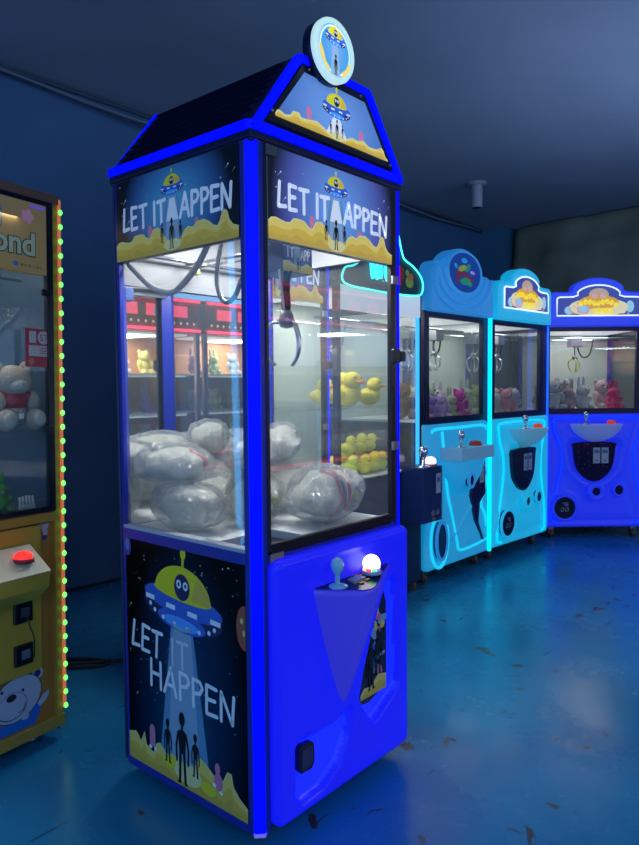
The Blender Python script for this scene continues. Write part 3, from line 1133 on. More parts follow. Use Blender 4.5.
    A = Art((.058, -.0045, ZG1 - .002), (1, 0, 0), (0, 0, 1), (0, -1, 0))
    A.rect(0, 0, W - .128, hh, sk, 0)
    draw_header(A, hp, W - .128, hh)
    A.build('front_sign', root, label='lit space picture with saucer and white words LET IT HAPPEN')
    MB().box(.058, W - .07, -.0042, .002, ZG1 - .002, ZG1 + hh - .002, WHITEP).build('front_sign_sheet', root)
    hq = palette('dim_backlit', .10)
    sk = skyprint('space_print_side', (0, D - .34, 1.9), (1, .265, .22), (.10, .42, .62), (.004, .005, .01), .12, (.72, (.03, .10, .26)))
    A = Art((-.0035, D - .044, ZG1 - .002), (0, -1, 0), (0, 0, 1), (-1, 0, 0))
    A.rect(0, 0, D - .09, hh, sk, 0)
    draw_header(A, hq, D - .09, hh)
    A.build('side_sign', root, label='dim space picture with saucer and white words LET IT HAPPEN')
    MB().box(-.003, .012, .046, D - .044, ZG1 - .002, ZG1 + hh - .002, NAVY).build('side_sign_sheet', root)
    # --- cornice with the light tube around it
    mb = MB()
    mb.box(-.004, W - .002, -.004, D - .002, 2.028, 2.052, NAVY)
    mb.box(.0, W - .002, .0, D - .002, 2.02, 2.07, NAVY)
    mb.build('cornice', root, .006)
    mb = MB()
    c0, c1, d0, d1 = -.009, W - .002, -.009, D - .004
    out = [(c0 + .02, d0), (c1, d0), (c1, d1), (c0, d1), (c0, d0 + .02)]
    inn = [(c0 + .026, d0 + .014), (c1 - .014, d0 + .014), (c1 - .014, d1 - .014), (c0 + .014, d1 - .014), (c0 + .014, d0 + .026)]
    z0, z1 = 2.051, 2.077
    n = 5
    vs = [(a, b, z) for z in (z0, z1) for (a, b) in out] + [(a, b, z) for z in (z0, z1) for (a, b) in inn]
    fs = []
    for i in range(n):
        j = (i + 1) % n
        fs += [(i, j, n + j, n + i), (2 * n + i, 3 * n + i, 3 * n + j, 2 * n + j), (n + i, n + j, 3 * n + j, 3 * n + i), (i, 2 * n + i, 2 * n + j, j)]
    mb.add(vs, fs, LEDB)
    mb.build('cornice_light_tube', root, .003)
    # --- roof
    prof = [(0, 2.068), (W, 2.068), (W - INS, ZR), (INS, ZR)]
    MB().prism(prof, 'y', .008, D - .008, NAVY).build('roof', root)
    # louvres on both slopes
    for side in (0, 1):
        mb = MB()
        nl = 9
        for i in range(nl):
            t0, t1 = (i + .12) / nl, (i + .80) / nl
            xa, xb = INS * t0, INS * t1
            za, zb = 2.068 + (ZR - 2.068) * t0, 2.068 + (ZR - 2.068) * t1
            if side:
                q = [(W - xa + .001, za), (W - xa + .012, za + .004), (W - xb, zb)]
            else:
                q = [(xa - .001, za), (xa - .012, za + .004), (xb, zb)]
            mb.prism(q, 'y', .04, D - .04, mat('dark_blue_louvre', (.006, .012, .05), .45))
        mb.build('louvres', root)

    # light tubes on the two gables
    def bar(a, b, y0, y1, wd):
        a, b = Vector(a), Vector(b)
        d = (b - a).normalized()
        q = Vector((-d.y, d.x)) * wd / 2
        return [(a + q), (a - q), (b - q), (b + q)]
    for y0, y1 in ((-.010, .012), (D - .012, D + .006)):
        mb = MB()
        for a, b in (((.008, 2.055), (INS + .002, ZR - .008)), ((INS - .002, ZR - .008), (W - INS + .002, ZR - .008)), ((W - INS - .002, ZR - .008), (W - .008, 2.055))):
            mb.prism([tuple(q) for q in bar(a, b, y0, y1, .021)], 'y', y0, y1, LEDB)
        mb.build('gable_light_tube', root)
    # gable picture
    inset = [(.055, 2.09), (W - .055, 2.09), (W - INS - .02, ZR - .018), (INS + .02, ZR - .018)]
    MB().prism(inset, 'y', -.004, .01, BLACK).build('gable_frame', root)
    gp = palette('gable', .62)
    A = Art((0, -.0045, 0), (1, 0, 0), (0, 0, 1), (0, -1, 0))
    tr = [(.092, 2.112), (.638, 2.108), (.512, 2.268), (.218, 2.268)]
    sk = skyprint('space_print_gable', (.365, 0, 2.17), (.32, 1, .19), (.22, .42, .78), (.10, .10, .26), .55, (.7, (.10, .22, .52)))
    A.poly(tr, sk, 0)
    A.poly([(.352, 2.18), (.378, 2.18), (.42, 2.115), (.31, 2.115)], gp['wh'], 1.8)
    art_ufo(A, gp, .365, 2.205, .135, 0, 3)
    art_rocks(A, gp, [(.092, 2.114), (.10, 2.125), (.11, 2.127), (.13, 2.12), (.155, 2.126), (.165, 2.14), (.19, 2.142), (.2, 2.13), (.24, 2.135), (.27, 2.14), (.3, 2.13), (.33, 2.118), (.40, 2.118),
                      (.44, 2.135), (.47, 2.132), (.5, 2.14), (.53, 2.128), (.57, 2.13), (.6, 2.142), (.612, 2.136), (.62, 2.12), (.637, 2.110)], 2.108, 4)
    A.ell(.365, 2.12, .04, .011, gp['lit'], 4.8)
    A.ell(.235, 2.155, .012, .02, gp['pink'], 3.6)
    A.ell(.49, 2.15, .012, .02, gp['pink'], 3.6)
    art_alien(A, gp, .365, 2.112, .06, 5)
    art_alien(A, gp, .335, 2.122, .04, 5)
    art_alien(A, gp, .392, 2.122, .04, 5)
    A.build('gable_sign', root, label='lit trapezoid picture of a saucer over sandy rocks')
    for u, v in ((.24, 2.282), (.49, 2.282), (.08, 2.12), (.655, 2.10)):
        MB().lathe([(0, -.004), (.005, -.003), (.005, 0)], (u, -.004, v), STEEL, axis='y', n=8).build('screw', root)
    # --- round lit sign standing on the gable
    cx, cz, rd = .310, 2.349, .090
    d = MB().lathe([(0, .055), (rd - .006, .055), (rd + .001, .048), (rd + .001, .0), (rd - .004, -.0)], (cx, -.045, cz), NAVY, axis='y', n=40).build('round_sign', root)
    rim = mat('lit_white_rim', (.6, .7, .7), .3, 0, .62, (.66, .98, .85))
    MB().lathe([(rd + .002, .016), (rd + .003, .002), (rd, -.004), (rd - .014, -.004), (rd - .014, .016), (rd + .002, .016)], (cx, -.045, cz), rim, axis='y', n=40).build('light_rim', d)
    dp = palette('disc', .95)
    A = Art((cx, -.0462, cz), (1, 0, 0), (0, 0, 1), (0, -1, 0))
    sk = skyprint('space_print_disc', (cx, -.046, cz), (.10, 1, .10), (.20, .42, .75), (.30, .80, .80), .8, (.62, (.06, .33, .62)))
    A.ell(0, 0, rd - .012, rd - .012, sk, 0, n=40)
    for i in range(36):
        a0, a1 = 2 * pi * i / 36, 2 * pi * (i + 1) / 36
        A.poly([(.066 * cos(a0), .066 * sin(a0)), (.071 * cos(a0), .071 * sin(a0)), (.071 * cos(a1), .071 * sin(a1)), (.066 * cos(a1), .066 * sin(a1))], dp['wh'], 1)
    A.poly([(-.010, .02), (.010, .02), (.024, -.075), (-.022, -.075)], dp['pale'], 1.8)
    art_ufo(A, dp, 0, .035, .095, -.04, 3)
    A.poly([(-.082, -.005), (-.066, -.0), (-.055, -.02), (-.045, -.045), (-.025, -.06), (-.03, -.075), (-.05, -.066), (-.07, -.042)], dp['sand'], 4)
    A.poly([(.082, -.02), (.062, -.02), (.05, -.04), (.03, -.055), (.03, -.075), (.05, -.066), (.07, -.045)], dp['sand'], 4)
    art_alien(A, dp, 0, -.072, .06, 5)
    A.build('round_picture', d)
    MB().box(cx - .03, cx + .03, -.02, .02, ZR - .05, cz - .05, NAVY).build('bracket', root)
    # --- gantry, claw and hoses
    rails(root, .03, W - .03, .06, D - .06, 1.80, .2, .30)
    gbx, gby = .30, .14
    g = MB().box(.235, .375, gby - .03, gby + .10, 1.708, 1.815, mat('gantry_navy', (.03, .05, .14), .4)).build('gantry_box', root, .003)
    A = Art((.236, gby - .0305, 1.709), (1, 0, 0), (0, 0, 1), (0, -1, 0))
    gq = palette('print', 0)
    sk = skyprint('space_print_gantry', (.305, 0, 1.775), (.11, 1, .08), (.16, .28, .55), (.03, .05, .16), 0)
    A.rect(0, 0, .138, .105, sk, 0)
    A.poly([(.060, .105), (.078, .105), (.088, .02), (.05, .02)], gq['pale'], 1)
    A.text('IT', .022, .045, .03, .005, gq['wh'], 2, gap=.25)
    A.text('APP', .084, .042, .03, .005, gq['wh'], 2, gap=.15, sx=.75)
    art_rocks(A, gq, [(0, .028), (.03, .032), (.05, .02), (.09, .02), (.11, .03), (.138, .022)], 0, 3)
    art_alien(A, gq, .068, .006, .04, 5)
    art_alien(A, gq, .08, .012, .03, 5)
    A.build('gantry_picture', g)
    cx, cy = .262, .12
    mb = MB()
    for i, (mtl, dx, dy) in enumerate([(RUBBER, .0, .0), (mat('red_wire', (.5, .02, .04), .5), .02, .01), (mat('red_wire', (0, 0, 0)), -.018, .01),
                                       (mat('white_wire', (.6, .6, .6), .5), -.03, 0), (mat('pink_wire', (.5, .15, .25), .5), .03, .02), (RUBBER, .012, -.01)]):
        mb.tube(smooth([(cx + dx, cy + dy, 1.712), (cx + dx * .8 + .01 * sin(i), cy + dy, 1.66), (cx + dx * .4, cy + dy, 1.60), (cx + dx * .2, cy, 1.565)], 5), .004 if i else .009, mtl, n=6)
    mb.build('wire_bundle', root)
    mb = MB()
    mb.lathe([(0, .035), (.018, .03), (.026, .0), (.02, -.02), (0, -.025)], (cx, cy, 1.555), STEEL, n=16)
    cl = mb.build('claw', root)
    for kx in range(3):
        a = 2 * pi * kx / 3 + .25
        dx, dy = cos(a), sin(a)
        MB().tube(smooth([(cx + dx * .015, cy + dy * .015, 1.55), (cx + dx * .05, cy + dy * .05, 1.545), (cx + dx * .075, cy + dy * .075, 1.50), (cx + dx * .07, cy + dy * .07, 1.45), (cx + dx * .035, cy + dy * .035, 1.415)], 4),
                  .0055, CHROME, n=8).build('finger', cl)
    # hoses
    MB().tube(smooth([(.035, .650, 1.83), (.035, .635, 1.769), (.035, .60, 1.738), (.035, .52, 1.682), (.035, .45, 1.655), (.035, .38, 1.652), (.035, .285, 1.709), (.035, .225, 1.77), (.06, .20, 1.82), (.22, .19, 1.845)], 8), .0095, HOSE, n=10).build('hose', root)
    MB().tube(smooth([(.13, .25, 1.84), (.12, .272, 1.76), (.12, .285, 1.68), (.12, .265, 1.625), (.12, .235, 1.610), (.12, .20, 1.63), (.13, .175, 1.69), (.16, .17, 1.77), (.22, .18, 1.80)], 8), .0075, HOSE, n=10).build('hose', root)
    MB().ball((.30, .60, 1.765), .014, mat('yellow_pompom', (.5, .55, .15), .8), n=12).build('pulley', root)
    return root


alien = make_alien_machine()
tag(alien, 'tall blue-lit claw machine in the middle with LET IT HAPPEN saucer artwork and pitched roof', 'claw machine')

# interior lights of the machine: its white lamp panel plus one small lamp under it


def lamp(root, x, y, z, power, col=(1, .98, .95), size=.45):
    l = bpy.data.lights.new('cabinet_lamp', 'AREA')
    l.shape = 'SQUARE'
    l.size = size
    l.energy = power
    l.color = col
    o = bpy.data.objects.new('cabinet_lamp', l)
    COL.objects.link(o)
    o.parent = root
    o.location = (x, y, z)
    return o


lamp(alien, .36, .34, 1.925, 14, size=.26)

# twin machine behind
twin = copy_tree(alien)
twin.location = (.70, .905, 0)
tag(twin, 'second LET IT HAPPEN claw machine standing directly behind the middle one', 'claw machine')

# ------------------------------------------------------------------ bagged prizes
PL = mat('white_plush', (.86, .86, .74), .9, bump=.5, bscale=60)
PLG = mat('grey_plush', (.72, .73, .66), .9, bump=.5, bscale=60)
PINKS = mat('coral_print', (.85, .12, .16), .6)
TEALS = mat('teal_print', (.08, .35, .40), .6)
OLIVE = mat('olive_print', (.45, .45, .10), .7)


def bagged(loc, r, rz, seed, stripe=False, tiltx=0., olive=False, tail=1):
    root = empty('bagged_plush', loc, rz)
    root.rotation_euler = (tiltx, 0, rz)
    rx, ry, rzz = r
    sd = Vector((seed * 3.1, seed * 1.7, seed * .9))

    def lump(d):
        return .90 + .20 * noise.noise(d * 1.6 + sd) + .06 * noise.noise(d * 4 + sd)

    def crink(d):
        a = noise.noise(d * 1.3 + sd)
        b = 1 - abs(noise.noise(d * 3.2 + sd)) * 2
        e = Vector((d.x * 1.2, d.y * 3.0, d.z * 3.0))
        c = 1 - abs(noise.noise(e * 3.4 + sd)) * 2
        pil = (abs(d.x) ** 3.2 + abs(d.y) ** 3.2 + (abs(d.z) * .9) ** 2.2) ** (-1 / 3.2)
        k = (.94 + .12 * a + .06 * b + .05 * c) * (.35 + .65 * min(pil, 1.25))
        return k * (1 - .10 * max(0, -d.z) ** 2)
    mb = MB()
    mb.ball((0, 0, 0), (rx * .92, ry * .92, rzz * .92), PL if seed % 3 else PLG, n=28, disp=lump)
    mb.ball((rx * .35, -ry * .1, rzz * .35), (rx * .42, ry * .5, rzz * .5), PL, n=18, disp=lump)
    if stripe:
        for dx, mt in ((-.05, PINKS), (-.028, TEALS), (.0, PINKS)):
            pts = []
            for i in range(15):
                t = -1.1 + 2.6 * i / 14
                d = Vector((dx / rx, -cos(t), sin(t))).normalized()
                k = .93 * lump(d) * 1.02
                pts.append((d.x * rx * k, d.y * ry * k, d.z * rzz * k))
            mb.tube(pts, .006, mt, n=6)
    if stripe is None:
        pts = []
        for i in range(10):
            t = .0 + 1.1 * i / 9
            d = Vector((.3, -cos(t), sin(t))).normalized()
            k = .94 * lump(d)
            pts.append((d.x * rx * k, d.y * ry * k, d.z * rzz * k))
        mb.tube(pts, .008, PINKS, n=6)
    if olive:
        for q in (.35, .6):
            mb.ball((rx * q, -ry * .66, rzz * (.1 - q * .4)), (.014, .012, .02), OLIVE, n=8)
    mb.build('plush', root)
    mb = MB()
    mb.ball((0, 0, 0), (rx * 1.03, ry * 1.03, rzz * 1.03), FILM, n=72, disp=crink)
    mb.build('plastic_bag', root)
    # gathered neck of the bag
    mb = MB()
    n = 14
    rings = []
    for i in range(6):
        t = i / 5
        rad = [.055, .03, .012, .018, .034, .045][i] * (rx / .14)
        cx = rx * (.86 + .42 * t)
        ring = []
        for j in range(n):
            a = 2 * pi * j / n
            q = rad * (1 + .28 * sin(a * 5 + seed))
            ring.append((cx * tail, q * cos(a), q * .7 * sin(a) + .02 * t))
        rings.append(ring)
    loft(mb, rings, FILM, False, False)
    mb.build('bag_neck', root)
    return root


BG = 'clear bags of plush toys in the middle claw machine'
bags = [
    ((.505, .175, .972), (.158, .115, .098), .2, 1, True, 0, True, 1, 'clear bag of white plush with coral stripes at the right front of the pile'),
    ((.120, .440, .952), (.085, .145, .078), .2, 2, False, 0, False, 1, 'crinkled clear bag of white plush at the left front of the pile'),
    ((.130, .530, 1.085), (.100, .140, .068), .1, 4, None, 0, False, 1, 'largest pale plush bag lying on top at the left of the pile'),
    ((.34, .565, .945), (.09, .085, .078), 1.4, 5, False, 0, False, 1, 'plush bag pressed against the mirror at the back of the pile'),
    ((.33, .345, .965), (.095, .085, .090), -.4, 7, False, 0, True, 1, 'bag of grey white plush just behind the clear prize chute'),
    ((.37, .40, 1.105), (.135, .085, .060), .5, 8, False, 0, False, -1, 'shiny plush bag lying on top in the middle of the pile'),
    ((.58, .46, 1.135), (.085, .075, .072), .9, 10, False, 0, False, 1, 'small crumpled plush bag on top of the pile at the back right'),
    ((.57, .47, .965), (.11, .125, .09), .2, 11, False, 0, False, 1, 'plush bag at the bottom of the back right corner'),
]
for loc, r, rz, sd, st, tx, ol, tl, lab in bags:
    tag(bagged(loc, r, rz, sd, st, tx, ol, tl), lab, 'bagged toy', BG)


# ================================================================== YELLOW MACHINE ON THE LEFT
def make_yellow_machine():
    root = empty('claw_machine', (-.006, 1.081, .0), radians(9.5))
    root.rotation_euler = (0, .020, radians(9.5))
    ORA = mat('orange_panel', (.42, .15, .025), .45)
    YEL = mat('yellow_panel', (.48, .29, .03), .45)
    GOLD = mat('golden_trim', (.40, .22, .03), .4)
    CREAM = mat('cream_top', (.62, .52, .33), .4)
    w0, dd = -.80, .75
    MB().box(w0, 0, .012, dd, .06, .84, ORA).build('body', root)
    for x, y in ((w0 + .08, .08), (-.08, .08), (w0 + .08, dd - .08), (-.08, dd - .08)):
        MB().lathe([(0, 0), (.025, 0), (.025, .014), (.01, .02), (.01, .062), (0, .062)], (x, y, 0), STEEL, n=12).build('foot', root)
    MB().box(w0, .004, -.012, .03, .05, .095, GOLD).build('lower_rail', root, .004)
    MB().box(w0, 0, -.004, .03, .845, .88, GOLD).build('middle_rail', root, .003)
    MB().box(w0, .006, -.010, dd, 2.035, 2.07, mat('brown_trim', (.22, .10, .04), .4)).build('top_rail', root, .004)
    MB().box(-.028, .0, -.002, .03, .095, 2.035, GOLD).build('corner_post', root)
    MB().box(w0, w0 + .028, -.002, .03, .095, 2.035, GOLD).build('corner_post', root)
    MB().box(w0, w0 + .03, dd - .03, dd, .84, 2.035, GOLD).build('corner_post', root)
    MB().box(-.03, 0, dd - .03, dd, .84, 2.035, GOLD).build('corner_post', root)
    # door
    mb = MB()
    mb.box(-.056, -.030, -.012, .008, .885, 2.035, BLACK)
    mb.box(w0 + .03, w0 + .056, -.012, .008, .885, 2.035, BLACK)
    mb.box(w0 + .056, -.056, -.012, .008, .885, .905, BLACK)
    mb.box(w0 + .056, -.056, -.012, .008, 2.018, 2.035, BLACK)
    mb.build('door_frame', root)
    MB().box(w0 + .05, -.05, -.006, -.002, .90, 1.77, GLASS).build('door_glass', root)
    for z in (1.70, 1.195):
        MB().box(-.085, -.04, -.022, -.012, z - .012, z + .012, BLACK).build('hinge', root, .003)
    # header sign
    MB().box(w0 + .056, -.056, -.010, .03, 1.765, 2.018, mat('lit_tan_sign', (.42, .27, .09), .4, 0, .12)).build('sign_board', root)
    mb = MB()
    FILL = mat('grey_green_letter', (.34, .40, .26), .4, 0, .15)
    DK = mat('dark_green_letter', (.02, .05, .05), .4)
    BL = mat('blue_letter_edge', (.03, .03, .35), .4)

    def put(txt, x, z, size, edge):
        for off, mt, y in ((.0062, edge, -.0112), (.0028, FILL, -.0125)):
            vs, fs = font_mesh(txt, size, mt, offset=off, depth=.0008)
            mb.add([(x + v.x, y + v.z * -1, z + v.y) for v in vs], fs, mt)
    put('i', -.262, 1.915, .105, BL)
    put('ond', -.278, 1.828, .112, DK)
    mb.build('sign_lettering', root, label='outlined letters on the tan header')
    A = Art((0, -.0104, 0), (1, 0, 0), (0, 0, 1), (0, -1, 0))
    fl = mat('pink_flower', (.55, .22, .32), .5, 0, .2)
    for i in range(5):
        a = 2 * pi * i / 5
        A.ell(-.135 + .016 * cos(a), 1.965 + .016 * sin(a), .011, .011, fl, 1 + .1 * i, n=10)
    A.ell(-.135, 1.965, .007, .007, FILL, 2, n=8)
    A.build('flower_print', root)
    A = Art((0, -.0104, 0), (1, 0, 0), (0, 0, 1), (0, -1, 0))
    A.rect(-.125, 1.998, -.062, 2.012, mat('violet_band', (.25, .14, .6), .5, 0, .25), 1)
    A.build('violet_band', root)
    A = Art((0, -.0104, 0), (1, 0, 0), (0, 0, 1), (0, -1, 0))
    A.ell(-.185, 1.790, .011, .009, mat('blue_mark', (.03, .25, .5), .5), 1, n=12)
    for i in range(6):
        x = -.165 + i * .0165
        for (a, b, c, d) in ((0, 0, .008, .0015), (0, .005, .008, .0065), (0, 0, .0015, .010), (.0065, 0, .008, .010)):
            if (i * 7 + int(a * 1000) + int(b * 900)) % 4 != 1:
                A.rect(x + a, 1.784 + b, x + c, 1.784 + d, DK, 1.2)
    A.build('sign_print', root)
    # light strip: red and green beads on the right edge
    s = MB().box(-.001, .007, -.013, .012, .115, 2.055, mat('red_strip', (.5, .14, .06), .4, 0, .40, (1, .26, .10))).build('light_strip', root)
    gb = mat('green_led_bead', (.1, .9, .1), .3, 0, 2.4, (.12, 1, .10))
    protob = None
    for i in range(36):
        z = .125 + i * .0538
        if protob is None:
            protob = MB().ball((0, 0, 0), (.0085, .007, .0105), gb, n=10).build('led_bead', s)
            o = protob
        else:
            o = protob.copy()
            COL.objects.link(o)
            o.parent = s
        o.location = (.003, -.0155, z)
    MB().box(w0 - .024, w0 + .002, -.016, .012, .115, 2.02, mat('strong_sky_led', (.05, .4, .9), .3, 0, 5.0, (.03, .40, 1.0))).build('light_strip', root, label='sky blue light strip')
    # inner shelf, back, floor, ceiling
    MB().box(w0 + .03, -.03, .03, .30, 1.186, 1.192, ACRYL).build('shelf', root)
    MB().box(w0 + .03, -.03, .02, dd - .02, .865, .885, mat('dark_tray', (.03, .06, .10), .5)).build('tray', root)
    MB().box(w0 + .03, -.03, dd - .02, dd - .01, .88, 2.03, mat('slate_backboard', (.05, .09, .13), .35)).build('back_panel', root)
    MB().box(-.012, -.006, .03, dd - .03, .88, 2.03, mat('slate_side', (.04, .08, .12), .4)).build('side_panel', root)
    mb = MB()
    mb.box(w0 + .03, -.03, .03, dd - .03, 1.985, 2.0, mat('cream_ceiling', (.55, .55, .45), .5))
    mb.build('inner_ceiling', root)
    MB().box(w0 + .05, -.05, .05, .40, 1.965, 1.984, mat('warm_light_panel', (.8, .8, .7), .5, 0, .7, (1, .97, .85))).build('light_panel', root)
    MB().tube([(w0 + .05, .14, 1.76), (-.06, .14, 1.76)], .009, CHROME).build('rail', root)
    MB().tube([(w0 + .05, .40, 1.76), (-.06, .40, 1.76)], .009, CHROME).build('rail', root)
    mb = MB()
    mb.tube(smooth([(-.34, .3, 1.9), (-.30, .3, 1.78), (-.24, .28, 1.70), (-.17, .26, 1.72), (-.12, .25, 1.84)], 6), .008, HOSE)
    mb.build('hose', root)
    # red sticker on the glass (the square code is left blank)
    A = Art((-.148, -.0068, 1.425), (1.12, 0, 0), (0, 0, 1.12), (0, -1, 0))
    st = mat('red_sticker', (.55, .04, .05), .4)
    cr = mat('cream_sticker', (.6, .5, .4), .4)
    A.rect(0, 0, .098, .125, st, 0)
    A.rect(.014, .078, .040, .116, cr, 1)
    A.rect(.012, .035, .092, .070, cr, 1)
    A.ell(.068, .097, .022, .022, cr, 1)
    A.ell(.022, .018, .011, .011, mat('orange_dot', (.7, .2, .08), .5), 1)
    for (a, b) in ((.05, .06), (.046, .052), (.05, .044)):
        A.rect(.052, b, .088, b + .003, st, 1.5)
    for x in (.055, .071):
        pass
    A.stroke([(.066, .106), (.056, .106), (.056, .098), (.064, .096), (.064, .089), (.056, .088)], .003, st, 2)
    A.stroke([(.070, .106), (.080, .106), (.074, .088)], .003, st, 2)
    A.build('sticker', root, label='red sticker with a number on the door glass')
    # lower front: console, coin doors, print
    MB().box(w0 + .1, -.095, -.006, .012, .30, .84, YEL).build('yellow_front', root)
    mb = MB()
    prof = [(.0, .590), (-.06, .585), (-.125, .640), (-.135, .695), (-.02, .775), (.0, .775)]
    mb.prism(prof, 'x', w0 + .06, -.150, YEL)
    cns = mb.build('console', root, .003)
    mb = MB()
    mb.prism([(-.137, .697), (-.02, .7775), (-.022, .7805), (-.139, .700)], 'x', w0 + .062, -.152, CREAM)
    mb.build('console_plate', cns)
    b = MB().lathe([(0, 0), (.036, 0), (.036, .012), (.03, .014), (0, .014)], (-.222, -.082, .737), mat('dark_red_ring', (.35, .02, .02), .4), n=20).build('push_button', root)
    MB().lathe([(0, .034), (.018, .032), (.028, .026), (.031, .012), (.031, .0)], (-.222, -.082, .740), mat('red_lit_button', (.9, .02, .02), .3, 0, 1.6, (1, .02, .015)), n=20).build('lit_cap', b)
    MB().box(-.168, -.161, -.05, -.04, .752, .762, BLACK).build('screw', root)
    for i, z in enumerate((.535, .380)):
        q = MB().box(-.215, -.140, -.020, -.006, z - .038, z + .038, BLACK).build('coin_slot', root, .004)
        MB().box(-.190, -.158, -.026, -.02, z - .014, z + .018, mat('dark_grey_plate', (.05, .05, .06), .4) if i == 0 else mat('blue_grey_flap', (.10, .14, .18), .2)).build('slot_plate', q)
    MB().tube(smooth([(-.173, -.027, .525), (-.164, -.035, .48), (-.146, -.033, .43), (-.144, -.027, .36)], 6), .0022, RUBBER, n=6).build('dangling_wire', root)
    # printed bear and cloud marks
    A = Art((0, -.0065, 0), (1, 0, 0), (0, 0, 1), (0, -1, 0))
    A2 = Art((-.015, .0115, -.02), (1.06, 0, 0), (0, 0, 1.04), (0, -1, 0))
    wh = mat('print_white', (.42, .42, .50), .5)
    ln = mat('print_line', (.01, .01, .03), .5)
    bl = mat('print_blue', (.01, .12, .50), .5)
    nv = mat('print_navy', (.02, .03, .15), .5)
    for q in (A2,):
        q.ell(-.083, .290, .023, .023, wh, 1, n=16)
        q.ell(-.083, .290, .013, .014, nv, 2, n=12)
        q.ell(-.165, .225, .100, .080, ln, 2.4, rot=.25, n=32)
        q.ell(-.165, .225, .097, .077, wh, 2.6, rot=.25, n=32)
        q.ell(-.185, .205, .060, .048, ln, 2.8, n=24)
        q.ell(-.185, .206, .0575, .0455, wh, 3, n=24)
        q.ell(-.187, .236, .020, .013, ln, 3.2, n=12)
        q.ell(-.142, .250, .006, .006, ln, 3.2, n=8)
        q.ell(-.222, .268, .006, .006, ln, 3.2, n=8)
        q.stroke([(-.16, .176), (-.142, .18), (-.132, .20)], .003, ln, 3.3)
        q.poly([(-.235, .150), (-.12, .150), (-.080, .190), (-.065, .170), (-.092, .115), (-.095, .098), (-.225, .098), (-.24, .13)], bl, 2)
        q.poly([(-.085, .180), (-.06, .205), (-.038, .215), (-.036, .200), (-.050, .18), (-.075, .165)], wh, 2.2)
        q.ell(-.135, .152, .016, .012, wh, 3.4, n=10)
    A2.build('bear_print', root, label='printed cartoon bear in a blue shirt')
    A3 = Art((0, .0115, 0), (1, 0, 0), (0, 0, 1), (0, -1, 0))
    A3.poly([(-.098, .838), (-.040, .838), (-.052, .815), (-.050, .80), (-.066, .790), (-.074, .815)], mat('pale_pink_print', (.45, .30, .36), .5), 1)
    A3.poly([(-.072, .800), (-.05, .79), (-.06, .775), (-.075, .778)], nv, 1)
    A3.build('star_print', root)
    lamp(root, -.4, .2, 1.955, 3.6, (1, .93, .8))
    return root


yellow = make_yellow_machine()
tag(yellow, 'yellow and orange claw machine at the left edge with red and green light strip', 'claw machine')
MY = Matrix.Translation((-.006, 1.081, 0)) @ Matrix.Rotation(radians(9.5), 4, 'Z') @ Matrix.Rotation(.020, 4, 'Y')


def inY(x, y, z):
    return tuple(MY @ Vector((x, y, z)))


# teddy bear on the shelf
def teddy(loc, rz):
    root = empty('teddy_bear', loc, rz)
    fur = mat('beige_fur', (.47, .40, .30), .95, bump=.6, bscale=150)
    furl = mat('pale_beige_fur', (.56, .50, .41), .95, bump=.6, bscale=150)
    shirt = mat('red_satin', (.42, .02, .03), .35, bump=.5, bscale=60)
    mb = MB()
    mb.ball((0, 0, .055), (.045, .04, .05), fur, n=20)
    mb.ball((0, -.005, .163), (.062, .052, .055), fur, n=24)
    for s in (-1, 1):
        mb.ball((s * .054, .0, .205), (.027, .012, .026), fur, n=16)
        mb.ball((s * .056, -.006, .203), (.016, .010, .016), furl, n=12)
        mb.ball((s * .062, -.02, .095), (.024, .026, .034), fur, n=16)
        mb.ball((s * .052, -.048, .034), (.033, .030, .037), fur, n=16)
        mb.ball((s * .052, -.072, .036), (.024, .012, .028), furl, n=16)
    mb.build('body', root)
    MB().ball((0, -.044, .148), (.033, .022, .023), furl, n=16).build('muzzle', root)
    MB().ball((0, -.064, .156), (.008, .005, .006), fur, n=8).build('nose', root)
    mb = MB()
    mb.ball((0, -.002, .098), (.052, .047, .038), shirt, n=20)
    mb.ball((-.046, -.01, .11), (.02, .024, .024), shirt, n=12)
    mb.ball((.046, -.01, .11), (.02, .024, .024), shirt, n=12)
    mb.build('shirt', root)
    MB().box(-.008, .008, -.052, -.046, .038, .056, WHITEP).build('tag', root)
    return root


q = inY(-.135, .09, 1.193)
b = teddy(q, radians(9.5) - .05)
b.scale = (1.12, 1.12, 1.1)
tag(b, 'beige teddy bear in a red shirt sitting on the glass shelf of the yellow machine', 'teddy bear')
o = plush('green_plush', inY(-.175, .12, .887), .12, (.04, .25, .03), 0, 'bunny')
tag(o, 'green plush toy lying at the bottom of the yellow machine', 'plush toy')
o = plush('tan_plush', inY(-.30, .12, .887), .13, (.42, .30, .12), 0, 'bear')
tag(o, 'tan plush toy at the bottom left of the yellow machine', 'plush toy')
mb = MB()
for i in range(5):
    mb.tube([(-.10 + i * .014, .10, .0), (-.10 + i * .014 - .004, .10, .055 - .002 * abs(i - 2))], .0045, mat('white_felt', (.55, .55, .5), .8), n=6)
mb.box(-.106, -.038, .096, .104, .0, .02, mat('white_felt', ()))
o = mb.build('white_fence')
o.location = inY(0, 0, .886)
o.rotation_euler = (0, 0, radians(9.5))
tag(o, 'small white picket fence ornament in the bottom right corner of the yellow machine', 'ornament')


